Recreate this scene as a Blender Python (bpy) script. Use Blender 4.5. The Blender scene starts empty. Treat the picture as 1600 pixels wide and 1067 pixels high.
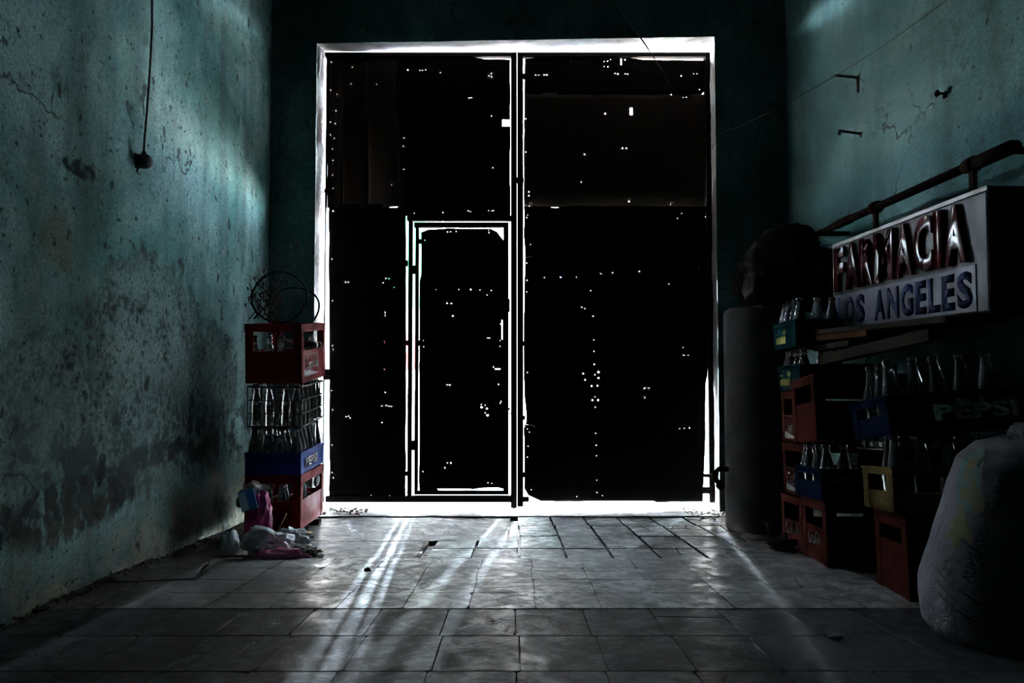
import bpy, bmesh, math, random
from mathutils import Vector, Matrix, noise
from mathutils.geometry import delaunay_2d_cdt

R = math.radians
scene = bpy.context.scene
COL = scene.collection

# ------------------------------------------------------------------ camera
F = 1100.0
TH = math.atan(41.5 / F)
CT, ST = math.cos(TH), math.sin(TH)
cam_d = bpy.data.cameras.new('camera')
cam_d.lens = F / 1600 * 36
cam_d.sensor_width = 36
cam_d.shift_x = -5 / 1600
cam_d.clip_start = 0.02
cam = bpy.data.objects.new('camera', cam_d)
cam.location = (0, 0, 0.93)
cam.rotation_euler = (R(90) + TH, 0, 0)
COL.objects.link(cam)
scene.camera = cam

# ------------------------------------------------------------------ sky, sun, exposure
world = bpy.data.worlds.new('daylight')
scene.world = world
world.use_nodes = True
wn = world.node_tree
bg = wn.nodes['Background']
# pale sky above the horizon, sunlit pavement below it
w_tc = wn.nodes.new('ShaderNodeTexCoord')
w_sep = wn.nodes.new('ShaderNodeSeparateXYZ')
w_rmp = wn.nodes.new('ShaderNodeValToRGB')
wn.links.new(w_tc.outputs['Generated'], w_sep.inputs[0])
wn.links.new(w_sep.outputs[2], w_rmp.inputs[0])
wn.links.new(w_rmp.outputs[0], bg.inputs[0])
w_rmp.color_ramp.interpolation = 'LINEAR'
w_rmp.color_ramp.elements[0].position = 0.0
w_rmp.color_ramp.elements[0].color = (1.0, 0.96, 0.93, 1)
w_rmp.color_ramp.elements[1].position = 0.004
w_rmp.color_ramp.elements[1].color = (0.52, 0.63, 0.72, 1)
bg.inputs[1].default_value = 215.0
scene.view_settings.view_transform = 'Standard'
scene.view_settings.look = 'None'
scene.view_settings.gamma = 1
scene.view_settings.exposure = 2.85
scene.view_settings.use_curve_mapping = False
scene.cycles.use_denoising = True
scene.cycles.filter_width = 1.0
scene.cycles.max_bounces = 8
scene.cycles.diffuse_bounces = 5
scene.cycles.glossy_bounces = 4
scene.cycles.transmission_bounces = 6
scene.cycles.sample_clamp_indirect = 4.0
scene.cycles.caustics_reflective = False
scene.cycles.caustics_refractive = False


def P(px, py, Y):
    """point of the place at depth Y that the photograph shows at px, py"""
    yc = (533.5 - py) / F
    dx, dy, dz = (px - 805) / F, CT - yc * ST, ST + yc * CT
    t = Y / dy
    return Vector((dx * t, Y, 0.93 + dz * t))


def portal(x0, x1, z0, z1, y=4.945):
    d = bpy.data.lights.new('daylight_opening', 'AREA')
    d.shape = 'RECTANGLE'
    d.size, d.size_y = x1 - x0, z1 - z0
    d.cycles.is_portal = True
    o = bpy.data.objects.new('daylight_opening', d)
    o.location = ((x0 + x1) / 2, y, (z0 + z1) / 2)
    o.rotation_euler = (R(-90), 0, 0)
    COL.objects.link(o)


YD = 4.87                                   # plane of the steel doors


def dp(px, py):
    v = P(px, py, YD)
    return v.x, v.z


for (a, b, c, d) in ((505, 1115, 94, 76), (505, 1115, 800, 782), (793, 823, 784, 90), (632, 660, 776, 334),
                     (1096, 1116, 784, 560), (509, 517, 784, 324), (632, 800, 360, 334)):
    x0, z0 = dp(a, c)
    x1, z1 = dp(b, d)
    portal(x0, x1, z0, z1)


# ------------------------------------------------------------------ helpers
def link(o, parent=None):
    COL.objects.link(o)
    if parent is not None:
        o.parent = parent
    return o


def tag(o, label=None, cat=None, group=None, kind=None):
    if label:
        o['label'] = label
    if cat:
        o['category'] = cat
    if group:
        o['group'] = group
    if kind:
        o['kind'] = kind
    return o


def empty(name, loc=(0, 0, 0), rot=(0, 0, 0)):
    o = bpy.data.objects.new(name, None)
    o.location = loc
    o.rotation_euler = rot
    o.empty_display_size = 0.05
    return link(o)


def root(name, label, cat, loc=(0, 0, 0), rot=(0, 0, 0), group=None):
    return tag(empty(name, loc, rot), label, cat, group)


def mesh_obj(name, bm, mat, parent=None, smooth=False, bevel=0, loc=None, rot=None, uv=None):
    me = bpy.data.meshes.new(name)
    bmesh.ops.recalc_face_normals(bm, faces=bm.faces)
    if smooth:
        for f in bm.faces:
            f.smooth = True
    bm.to_mesh(me)
    bm.free()
    if mat is not None:
        for m in (mat if isinstance(mat, (list, tuple)) else [mat]):
            me.materials.append(m)
    o = bpy.data.objects.new(name, me)
    if loc is not None:
        o.location = loc
    if rot is not None:
        o.rotation_euler = rot
    link(o, parent)
    if bevel:
        md = o.modifiers.new('bevel', 'BEVEL')
        md.width = bevel
        md.segments = 2
        md.limit_method = 'ANGLE'
    return o


def copy_tree(o, parent=None):
    c = o.copy()
    COL.objects.link(c)
    c.parent = parent
    if parent is not None:
        c.matrix_parent_inverse = o.matrix_parent_inverse.copy()
    for ch in list(o.children):
        copy_tree(ch, c)
    return c


def add_box(bm, x0, x1, y0, y1, z0, z1, M=None):
    vs = [bm.verts.new((x, y, z)) for x in (x0, x1) for y in (y0, y1) for z in (z0, z1)]
    if M is not None:
        for v in vs:
            v.co = M @ v.co
    for f in ((0, 1, 3, 2), (4, 6, 7, 5), (0, 4, 5, 1), (2, 3, 7, 6), (0, 2, 6, 4), (1, 5, 7, 3)):
        bm.faces.new([vs[i] for i in f])
    return vs


def box(name, mat, x0, x1, y0, y1, z0, z1, parent=None, bevel=0, **k):
    bm = bmesh.new()
    add_box(bm, x0, x1, y0, y1, z0, z1)
    return mesh_obj(name, bm, mat, parent, bevel=bevel, **k)


def add_tube(bm, pts, r, n=8, caps=True, closed=False):
    pts = [Vector(p) for p in pts]
    N = len(pts)
    rr = r if isinstance(r, (list, tuple)) else [r] * N
    prev = None
    rings = []
    for i in range(N):
        if closed:
            t = (pts[(i + 1) % N] - pts[i - 1]).normalized()
        else:
            t = (pts[min(i + 1, N - 1)] - pts[max(i - 1, 0)]).normalized()
        if prev is None:
            a = t.orthogonal().normalized()
        else:
            a = prev - t * prev.dot(t)
            a = a.normalized() if a.length > 1e-6 else t.orthogonal().normalized()
        prev = a
        b = t.cross(a)
        rings.append([bm.verts.new(pts[i] + (a * math.cos(2 * math.pi * k / n) + b * math.sin(2 * math.pi * k / n)) * rr[i])
                      for k in range(n)])
    for i in range(N if closed else N - 1):
        A, B = rings[i], rings[(i + 1) % N]
        for k in range(n):
            bm.faces.new((A[k], A[(k + 1) % n], B[(k + 1) % n], B[k]))
    if caps and not closed:
        bm.faces.new(rings[0][::-1])
        bm.faces.new(rings[-1])


def tube(name, mat, pts, r, parent=None, n=8, **k):
    bm = bmesh.new()
    add_tube(bm, pts, r, n)
    return mesh_obj(name, bm, mat, parent, smooth=True, **k)


def add_lathe(bm, prof, n=16, c=(0, 0, 0), axis='Z'):
    rings = []
    for r, z in prof:
        if r < 1e-5:
            rings.append([bm.verts.new((c[0], c[1], c[2] + z))])
        else:
            rings.append([bm.verts.new((c[0] + r * math.cos(2 * math.pi * k / n), c[1] + r * math.sin(2 * math.pi * k / n), c[2] + z)) for k in range(n)])
    for A, B in zip(rings[:-1], rings[1:]):
        for k in range(n):
            a, b = A[k % len(A)], A[(k + 1) % len(A)]
            d, e = B[k % len(B)], B[(k + 1) % len(B)]
            vs = []
            for v in (a, b, e, d):
                if v not in vs:
                    vs.append(v)
            if len(vs) > 2:
                bm.faces.new(vs)


def nz(x, y, z=0.0, s=1.0):
    return noise.noise(Vector((x * s, y * s, z * s)))


# ------------------------------------------------------------------ materials
class NT:
    def __init__(self, name):
        self.m = bpy.data.materials.new(name)
        self.m.use_nodes = True
        self.t = self.m.node_tree
        self.b = self.t.nodes['Principled BSDF']
        self.tc = None

    def n(self, typ, **k):
        nd = self.t.nodes.new(typ)
        for a, v in k.items():
            setattr(nd, a, v)
        return nd

    def l(self, a, b):
        self.t.links.new(a, b)

    def coord(self, kind='Object', scale=(1, 1, 1), loc=(0, 0, 0)):
        if self.tc is None:
            self.tc = self.n('ShaderNodeTexCoord')
        mp = self.n('ShaderNodeMapping')
        mp.inputs['Scale'].default_value = scale
        mp.inputs['Location'].default_value = loc
        self.l(self.tc.outputs[kind], mp.inputs[0])
        return mp.outputs[0]

    def noise(self, scale, detail=4, rough=0.55, vec=None, dist=0.0):
        nd = self.n('ShaderNodeTexNoise')
        nd.inputs['Scale'].default_value = scale
        nd.inputs['Detail'].default_value = detail
        nd.inputs['Roughness'].default_value = rough
        nd.inputs['Distortion'].default_value = dist
        if vec is not None:
            self.l(vec, nd.inputs['Vector'])
        return nd.outputs['Fac']

    def ramp(self, fac, lo, hi, a=0.0, b=1.0):
        nd = self.n('ShaderNodeMapRange', interpolation_type='SMOOTHSTEP')
        nd.inputs['From Min'].default_value = lo
        nd.inputs['From Max'].default_value = hi
        nd.inputs['To Min'].default_value = a
        nd.inputs['To Max'].default_value = b
        self.l(fac, nd.inputs['Value'])
        return nd.outputs[0]

    def mix(self, fac, a, b, typ='MIX'):
        nd = self.n('ShaderNodeMix', data_type='RGBA', blend_type=typ)
        for sock, v in ((nd.inputs[0], fac), (nd.inputs[6], a), (nd.inputs[7], b)):
            if isinstance(v, (int, float)):
                sock.default_value = v
            elif isinstance(v, tuple):
                sock.default_value = (*v, 1) if len(v) == 3 else v
            else:
                self.l(v, sock)
        return nd.outputs[2]

    def math(self, op, a, b=0.0, c=None):
        nd = self.n('ShaderNodeMath', operation=op)
        for i, v in enumerate((a, b) if c is None else (a, b, c)):
            if isinstance(v, (int, float)):
                nd.inputs[i].default_value = v
            else:
                self.l(v, nd.inputs[i])
        return nd.outputs[0]

    def bump(self, h, strength=0.5, dist=0.01):
        nd = self.n('ShaderNodeBump')
        nd.inputs['Strength'].default_value = strength
        nd.inputs['Distance'].default_value = dist
        self.l(h, nd.inputs['Height'])
        self.l(nd.outputs[0], self.b.inputs['Normal'])

    def base(self, v):
        if isinstance(v, tuple):
            self.b.inputs['Base Color'].default_value = (*v, 1)
        else:
            self.l(v, self.b.inputs['Base Color'])

    def set(self, **k):
        for a, v in k.items():
            s = self.b.inputs[a.replace('_', ' ')]
            if isinstance(v, (int, float)):
                s.default_value = v
            else:
                self.l(v, s)


def grimy(name, col, rough=0.5, metal=0.0, dirt=(0.03, 0.027, 0.025), amount=0.6, scale=6, bump=0.25, coat=0.0, spec=0.3):
    """a worn surface: base colour broken by dirt blotches and fine grain"""
    t = NT(name)
    v = t.coord()
    a = t.noise(scale, 6, 0.65, v)
    f = t.ramp(a, 0.45, 0.68, 0, amount)
    fine = t.noise(scale * 18, 3, 0.6, v)
    c = t.mix(f, col, dirt)
    c = t.mix(t.ramp(fine, 0.35, 0.7, 0.0, 0.35), c, tuple(x * 0.55 for x in col))
    t.base(c)
    t.set(Roughness=t.ramp(a, 0.3, 0.7, rough * 0.8, min(1, rough * 1.35)), Metallic=metal)
    t.b.inputs['Coat Weight'].default_value = coat
    t.b.inputs['Specular IOR Level'].default_value = 0.0 if spec <= 0.04 else spec
    if bump:
        t.bump(fine, bump, 0.003)
    return t.m


def plain(name, col, rough=0.5, metal=0.0):
    return grimy(name, col, rough, metal, amount=0.25, scale=12, bump=0.1)


def plaster(name, side):
    """old limewashed teal plaster: streaks, damp patches, chips, dirt near the floor"""
    t = NT(name)
    v = t.coord()
    streak = t.noise(5.0, 5, 0.6, t.coord(scale=(1, 1, 0.16)))
    big = t.noise(1.3, 5, 0.6, v, 0.4)
    mid = t.noise(7.0, 8, 0.7, v)
    grain = t.noise(90.0, 4, 0.7, v)
    pit = t.noise(34.0, 3, 0.6, v)
    pit2 = t.noise(13.0, 3, 0.55, t.coord(scale=(1, 1, 0.7), loc=(3, 7, 1)))
    c = t.mix(t.ramp(big, 0.35, 0.65), (0.14, 0.35, 0.34), (0.46, 0.76, 0.76))
    c = t.mix(t.ramp(streak, 0.42, 0.68, 0, 0.65), c, (0.115, 0.205, 0.20))
    c = t.mix(t.ramp(mid, 0.52, 0.72, 0, 0.6), c, (0.42, 0.56, 0.54))
    c = t.mix(t.ramp(mid, 0.46, 0.34, 0, 0.55), c, (0.06, 0.12, 0.115))
    sep = t.n('ShaderNodeSeparateXYZ')
    t.l(v, sep.inputs[0])
    z, y = sep.outputs[2], sep.outputs[1]
    warp = t.math('MULTIPLY', t.math('SUBTRACT', mid, 0.5), 1.9)
    warp2 = t.math('MULTIPLY', t.math('SUBTRACT', big, 0.5), 1.2)

    def blot(cy, cz, ry, rz, edge=0.25):
        a = t.math('DIVIDE', t.math('SUBTRACT', y, cy), ry)
        b = t.math('DIVIDE', t.math('SUBTRACT', z, cz), rz)
        d = t.math('SQRT', t.math('ADD', t.math('MULTIPLY', a, a), t.math('MULTIPLY', b, b)))
        d = t.math('ADD', t.math('ADD', d, warp), warp2)
        return t.ramp(d, 1 - edge, 1 + edge, 1, 0)

    height = None
    if side == 'left':
        # bare grey render where the paint has gone, with a darker damp rim
        for (cy, cz, ry, rz, k) in ((2.95, 0.76, 0.55, 0.33, 0.70), (2.95, 1.10, 0.42, 0.24, 0.5),
                                    (3.65, 0.86, 0.32, 0.26, 0.55), (2.15, 0.80, 0.30, 0.22, 0.4)):
            m = blot(cy, cz, ry, rz, 0.16)
            speck = t.ramp(t.math('ADD', t.math('MULTIPLY', pit, 0.5), t.math('MULTIPLY', mid, 0.5)), 0.36, 0.56)
            c = t.mix(t.math('MULTIPLY', m, min(1.0, k + 0.25)), c, t.mix(speck, (0.016, 0.026, 0.026), (0.27, 0.40, 0.39)))
            rim = t.math('MULTIPLY', t.math('MULTIPLY', blot(cy, cz, ry * 1.05, rz * 1.05, 0.08),
                                           t.math('SUBTRACT', 1.0, blot(cy, cz, ry * 0.94, rz * 0.94, 0.1))), 0.5)
            c = t.mix(rim, c, (0.035, 0.045, 0.042))
            height = m if height is None else t.math('MAXIMUM', height, m)
        for (cy, cz, ry, rz) in ((3.42, 0.57, 0.17, 0.09), (2.3, 0.47, 0.32, 0.10), (2.62, 0.50, 0.17, 0.12),
                                 (3.0, 0.57, 0.34, 0.05), (3.33, 0.68, 0.05, 0.13), (2.35, 1.6, 0.10, 0.03)):
            m = blot(cy, cz, ry, rz, 0.2)
            speck = t.ramp(pit2, 0.40, 0.52)
            c = t.mix(t.math('MULTIPLY', t.math('MULTIPLY', m, speck), 0.92), c, (0.008, 0.010, 0.010))
            height = t.math('MAXIMUM', height, m)
        # rusty ochre stain
        c = t.mix(t.math('MULTIPLY', blot(2.24, 1.34, 0.07, 0.09, 0.5), 0.5), c, (0.22, 0.17, 0.06))
    # ochre damp dirt along the floor, ragged
    low = t.ramp(t.math('SUBTRACT', z, t.math('MULTIPLY', warp, 0.6)), 0.12, 0.62, 1, 0)
    c = t.mix(t.math('MULTIPLY', low, 0.75), c, t.mix(t.ramp(mid, 0.4, 0.62), (0.07, 0.065, 0.045), (0.42, 0.38, 0.26)))
    midband = t.math('MULTIPLY', t.ramp(z, 0.25, 0.5, 0, 1), t.ramp(z, 0.62, 1.05, 1, 0))
    c = t.mix(t.math('MULTIPLY', t.math('MULTIPLY', midband, t.ramp(mid, 0.46, 0.57)), 0.88), c, (0.022, 0.032, 0.031))
    # chips down to dark mortar
    chip = t.math('MULTIPLY', t.ramp(pit, 0.64 if side == 'left' else 0.675, 0.67 if side == 'left' else 0.70), 0.85)
    chip2 = t.math('MULTIPLY', t.ramp(pit2, 0.66 if side == 'left' else 0.70, 0.69 if side == 'left' else 0.73), 0.8)
    c = t.mix(t.math('MAXIMUM', chip, chip2), c, (0.03, 0.04, 0.04))
    c = t.mix(t.ramp(grain, 0.38, 0.62, 0, 0.75), c, t.mix(0.5, c, (0.02, 0.03, 0.03)))
    # hairline cracks
    vo = t.n('ShaderNodeTexVoronoi', feature='DISTANCE_TO_EDGE')
    vo.inputs['Scale'].default_value = 1.1
    wv = t.n('ShaderNodeVectorMath', operation='ADD')
    cr = t.n('ShaderNodeTexNoise')
    cr.inputs['Scale'].default_value = 5
    cr.inputs['Detail'].default_value = 5
    t.l(v, cr.inputs['Vector'])
    sc = t.n('ShaderNodeVectorMath', operation='SCALE')
    sc.inputs['Scale'].default_value = 0.35
    t.l(cr.outputs['Color'], sc.inputs[0])
    t.l(v, wv.inputs[0])
    t.l(sc.outputs[0], wv.inputs[1])
    t.l(wv.outputs[0], vo.inputs['Vector'])
    crack = t.math('MULTIPLY', t.ramp(vo.outputs['Distance'], 0.002, 0.007, 1, 0), t.ramp(big, 0.5, 0.6))
    c = t.mix(t.math('MULTIPLY', crack, 0.8), c, (0.03, 0.04, 0.04))
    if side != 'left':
        c = t.mix(1.0, c, (0.27, 0.30, 0.295), 'MULTIPLY')  # darker copy of the plaster: dimness of right and door walls in the colour
    t.base(c)
    t.set(Roughness=0.93)
    t.b.inputs['Specular IOR Level'].default_value = 0.15
    h = t.math('ADD', t.math('MULTIPLY', grain, 0.25), t.math('MULTIPLY', mid, 0.9))
    h = t.math('SUBTRACT', h, t.math('MULTIPLY', t.math('MAXIMUM', chip, t.math('MAXIMUM', chip2, crack)), 0.8))
    if height is not None:
        h = t.math('SUBTRACT', h, t.math('MULTIPLY', height, 0.5))
    t.bump(h, 0.7, 0.006)
    return t.m


M_left = plaster('teal_plaster_peeling', 'left')
M_wall = plaster('teal_plaster_shaded', 'other')
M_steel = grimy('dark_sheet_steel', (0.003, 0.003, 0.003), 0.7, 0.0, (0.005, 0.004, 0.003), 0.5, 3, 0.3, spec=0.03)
M_steel_lit = grimy('worn_lit_steel', (0.014, 0.010, 0.007), 0.6, 0.0, (0.008, 0.005, 0.004), 0.5, 3, 0.3, spec=0.05)  # lighter, warmer copy of the steel: glow on strips and lip in its colour
M_frame = grimy('dark_frame_steel', (0.005, 0.005, 0.005), 0.7, 0.0, (0.010, 0.007, 0.005), 0.5, 9, 0.2, spec=0.04)
M_jamb = grimy('limewashed_reveal', (0.22, 0.20, 0.195), 0.9, 0, (0.07, 0.07, 0.05), 0.9, 7, 0.9)
M_iron = grimy('rusty_iron', (0.012, 0.008, 0.007), 0.85, 0.0, (0.03, 0.016, 0.01), 0.6, 20, 0.4, spec=0.04)


def floor_mat(name, tint, rnd=True, gloss=0.24, spec=0.5):
    t = NT(name)
    geo = t.n('ShaderNodeNewGeometry')
    pos = geo.outputs['Position']
    a = t.noise(2.2, 7, 0.7, pos, 0.6)
    b = t.noise(9.0, 6, 0.7, pos, 1.5)
    g = t.noise(120, 3, 0.6, pos)
    c = t.mix(t.ramp(a, 0.4, 0.62), tuple(x * 0.28 for x in tint), tuple(x * 1.15 for x in tint))
    c = t.mix(t.ramp(b, 0.45, 0.60, 0, 0.85), c, (0.020, 0.019, 0.019))
    s2 = t.noise(3.6, 9, 0.78, pos, 2.6)
    c = t.mix(t.ramp(s2, 0.50, 0.56, 0, 0.6), c, (0.018, 0.017, 0.017))
    c = t.mix(t.ramp(s2, 0.40, 0.34, 0, 0.5), c, tuple(min(1, x * 1.9) for x in tint))
    c = t.mix(t.ramp(g, 0.4, 0.7, 0, 0.4), c, (0.04, 0.04, 0.042))
    if rnd:
        oi = t.n('ShaderNodeObjectInfo')
        c = t.mix(t.math('MULTIPLY', oi.outputs['Random'], 0.5), c, t.mix(0.5, c, (0.05, 0.06, 0.055)))
    # a few veins and cracks
    vo = t.n('ShaderNodeTexVoronoi', feature='DISTANCE_TO_EDGE')
    vo.inputs['Scale'].default_value = 3.0
    wv = t.n('ShaderNodeVectorMath', operation='ADD')
    cr = t.n('ShaderNodeTexNoise')
    cr.inputs['Scale'].default_value = 4
    cr.inputs['Detail'].default_value = 6
    t.l(pos, cr.inputs['Vector'])
    sc = t.n('ShaderNodeVectorMath', operation='SCALE')
    sc.inputs['Scale'].default_value = 0.4
    t.l(cr.outputs['Color'], sc.inputs[0])
    t.l(pos, wv.inputs[0])
    t.l(sc.outputs[0], wv.inputs[1])
    t.l(wv.outputs[0], vo.inputs['Vector'])
    k = t.math('MULTIPLY', t.ramp(vo.outputs['Distance'], 0.004, 0.016, 1, 0), t.ramp(a, 0.45, 0.6))
    c = t.mix(t.math('MULTIPLY', k, 0.75), c, (0.015, 0.015, 0.016))
    t.base(c)
    t.set(Roughness=t.ramp(t.math('ADD', t.math('MULTIPLY', b, 0.5), t.math('MULTIPLY', s2, 0.5)), 0.38, 0.58, gloss, 0.72))
    t.b.inputs['Specular IOR Level'].default_value = spec
    t.bump(t.math('SUBTRACT', t.math('ADD', t.math('MULTIPLY', b, 0.8), t.math('MULTIPLY', g, 0.15)), t.math('MULTIPLY', k, 0.6)), 0.5, 0.004)
    return t.m


M_tile = floor_mat('worn_cement_tile', (0.23, 0.23, 0.225), True, 0.28, 0.4)
M_tile_door = floor_mat('grimy_doorway_tile', (0.15, 0.145, 0.14), True, 0.34, 0.35)
M_tile_green = floor_mat('worn_green_tile', (0.17, 0.22, 0.19), True, 0.34, 0.35)
M_cement = floor_mat('rough_cement', (0.105, 0.088, 0.072), False, 0.42, 0.3)
M_tile_shaded = floor_mat('dark_shaded_tile', (0.026, 0.030, 0.034), True, 0.36, 0.08)  # dark tone also carries the shade beyond the raised strip's edge
M_mortar = floor_mat('dark_joint_dirt', (0.05, 0.048, 0.045), False)


# ------------------------------------------------------------------ the ground levels
def zf(Y):
    """height of the floor: it climbs from the doorway into the room"""
    if Y > 4.4:
        return 0.077 * (4.87 - 4.4) - 0.11 * (Y - 4.4)
    return 0.077 * (4.87 - Y)


Y_STEP1, Y_STEP2 = 2.93, 2.14
LIFT = {'A': -0.016, 'B': 0.0, 'C': -0.002}


def zone(Y):
    return 'A' if Y > Y_STEP1 else ('B' if Y > Y_STEP2 else 'C')


def zt(Y):
    return zf(Y) + LIFT[zone(Y)]


def xl(Y):
    """inner face of the left wall"""
    return -1.61 + 0.065 * (4.57 - Y)


XR = 1.786
YB = 4.57
ZC = 4.15

# ------------------------------------------------------------------ walls
def grid_wall(name, fn, nu, nv, mat, amp=0.004):
    bm = bmesh.new()
    vs = []
    for i in range(nu + 1):
        row = []
        for j in range(nv + 1):
            p, nrm = fn(i / nu, j / nv)
            d = amp * (nz(p.x, p.y, p.z, 3.0) + 0.5 * nz(p.x + 9, p.y, p.z, 8.0))
            row.append(bm.verts.new(p + nrm * d))
        vs.append(row)
    for i in range(nu):
        for j in range(nv):
            bm.faces.new((vs[i][j], vs[i + 1][j], vs[i + 1][j + 1], vs[i][j + 1]))
    o = mesh_obj(name, bm, mat, smooth=True)
    return tag(o, kind='structure')


YBACK = -7.0
wl = grid_wall('wall_left', lambda u, v: (Vector((xl(YBACK + u * (YB + 0.02 - YBACK)), YBACK + u * (YB + 0.02 - YBACK), -0.05 + v * (ZC + 0.1))), Vector((1, 0, 0))), 200, 66, M_left)
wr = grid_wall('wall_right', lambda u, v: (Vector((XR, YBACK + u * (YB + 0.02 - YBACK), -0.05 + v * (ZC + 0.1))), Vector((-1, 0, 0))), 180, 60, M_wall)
box('wall_rear', M_wall, -2.2, XR + 0.1, YBACK - 0.15, YBACK, -0.05, ZC + 0.1)['kind'] = 'structure'
box('ceiling', plain('dark_ceiling', (0.035, 0.04, 0.04), 0.9), -2.3, XR + 0.3, YBACK - 0.1, 5.05, ZC, ZC + 0.12)['kind'] = 'structure'
for s, nm in ((-1, 'left'), (1, 'right')):     # the outer thickness of the side walls closes them to the daylight
    pass

# door wall with its opening: front plane at YB, flared reveal out to 5.02
op_in = [(-1.309, 3.045), (1.317, 3.085)]      # left/right x at the front plane with the lintel height there
XLi, XRi, XLo, XRo = -1.309, 1.317, -1.344, 1.394
ZTL, ZTR, ZTO = P(490, 68, YB).z, P(1122, 57, YB).z, P(800, 79, YD).z + 0.012
YO = 5.02


def front(name, x0, x1, z0l, z0r, z1, n=24, m=40):
    bm = bmesh.new()
    vs = []
    for i in range(n + 1):
        row = []
        for j in range(m + 1):
            u, w = i / n, j / m
            x = x0 + (x1 - x0) * u
            zb = z0l + (z0r - z0l) * u
            z = zb + (z1 - zb) * w
            d = 0.005 * nz(x, z, 0.3, 4)
            row.append(bm.verts.new((x, YB + d, z)))
        vs.append(row)
    for i in range(n):
        for j in range(m):
            bm.faces.new((vs[i][j], vs[i + 1][j], vs[i + 1][j + 1], vs[i][j + 1]))
    # back faces so that the wall is solid towards the street
    add_box(bm, x0 - 0.6 if x0 < -1.4 else (x0 + 0.12 if x0 > 1 else x0 - 0.3), x1 + 0.6 if x1 > 1.4 else (x1 - 0.08 if x1 < 0 else x1 + 0.3), YB + 0.06, YO, min(z0l, z0r) - 0.3 if z0l < 1 else max(z0l, z0r) + 0.08, z1 + 0.05)
    return bm


wb = empty('wall_door')
wb['kind'] = 'structure'
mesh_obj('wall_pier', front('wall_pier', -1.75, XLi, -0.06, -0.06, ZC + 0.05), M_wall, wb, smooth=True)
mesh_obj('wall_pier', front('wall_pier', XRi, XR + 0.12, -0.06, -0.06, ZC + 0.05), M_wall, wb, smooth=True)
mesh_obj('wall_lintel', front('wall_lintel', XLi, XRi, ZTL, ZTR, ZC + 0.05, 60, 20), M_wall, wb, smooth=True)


def reveal(name, a0, a1, b0, b1, n=60):
    """rough plaster reveal between the front edge a0-a1 and the outer edge b0-b1"""
    bm = bmesh.new()
    vs = []
    a0, a1, b0, b1 = map(Vector, (a0, a1, b0, b1))
    nrm = (a1 - a0).cross(b0 - a0).normalized()
    for i in range(n + 1):
        row = []
        for j in range(9):
            u, w = i / n, j / 8
            p = (a0.lerp(a1, u)).lerp(b0.lerp(b1, u), w)
            k = 0.007 * nz(p.x, p.y * 2, p.z, 5) + 0.004 * nz(p.x, p.y * 2, p.z, 17)
            if j == 0:
                k *= 0.6
            row.append(bm.verts.new(p + nrm * k))
        vs.append(row)
    for i in range(n):
        for j in range(8):
            bm.faces.new((vs[i][j], vs[i + 1][j], vs[i + 1][j + 1], vs[i][j + 1]))
    return mesh_obj(name, bm, M_jamb, wb, smooth=True)


reveal('reveal', (XLi, YB, -0.06), (XLi, YB, ZTL + .01), (XLo, YO, -0.06), (XLo, YO, ZTO + .02))
reveal('reveal', (XRi, YB, -0.06), (XRi, YB, ZTR + .01), (XRo, YO, -0.06), (XRo, YO, ZTO + .02))
reveal('reveal', (XLi - .01, YB, ZTL), (XRi + .01, YB, ZTR), (XLo - .01, YO, ZTO + 0.015), (XRo + .01, YO, ZTO + 0.015), 80)

# ------------------------------------------------------------------ floor
fl = empty('floor')
fl['kind'] = 'structure'
bm = bmesh.new()
NX, NY = 60, 90
vs = []
ys = [YBACK + (5.05 - YBACK) * j / NY for j in range(NY + 1)]
for i in range(NX + 1):
    x = -2.0 + 3.9 * i / NX
    vs.append([bm.verts.new((x, y, zf(y) - 0.040 + 0.003 * nz(x, y, 0, 4))) for y in ys])
for i in range(NX):
    for j in range(NY):
        bm.faces.new((vs[i][j], vs[i + 1][j], vs[i + 1][j + 1], vs[i][j + 1]))
mesh_obj('floor_bed', bm, M_mortar, fl, smooth=True)


def patch(name, x0, x1, y0, y1, lift, mat, amp, n=60, m=40, thick=0.03):
    """a cement area with a rough surface, following the slope"""
    bm = bmesh.new()
    top = []
    for i in range(n + 1):
        row = []
        for j in range(m + 1):
            x = x0 + (x1 - x0) * i / n
            y = y0 + (y1 - y0) * j / m
            d = amp * (nz(x, y, 1.7, 5) + 0.6 * nz(x, y, 4.1, 14) + 0.3 * nz(x, y, 2, 40))
            row.append(bm.verts.new((x, y, zf(y) + lift + d)))
        top.append(row)
    for i in range(n):
        for j in range(m):
            bm.faces.new((top[i][j], top[i + 1][j], top[i + 1][j + 1], top[i][j + 1]))
    for line in ([r[0] for r in top], [r[-1] for r in top], top[0], top[-1]):
        low = [bm.verts.new(v.co - Vector((0, 0, thick))) for v in line]
        for k in range(len(line) - 1):
            bm.faces.new((line[k], line[k + 1], low[k + 1], low[k]))
    return mesh_obj(name, bm, mat, fl, smooth=True)


patch('cement_patch', -1.60, -0.03, 3.45, 4.30, -0.020, M_cement, 0.006)
patch('cement_patch', -1.60, -0.42, 2.935, 3.445, -0.020, M_cement, 0.005)
patch('cement_patch', -1.40, 1.40, 4.305, 5.02, -0.012, M_cement, 0.003, 90, 24)
patch('cement_patch', 1.20, 1.76, 2.935, 4.30, -0.018, M_cement, 0.004)
patch('cement_patch', -2.1, 1.76, -6.95, 1.05, -0.022, M_tile_shaded, 0.002, 60, 60)

rng = random.Random(7)
T = 0.012


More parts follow.
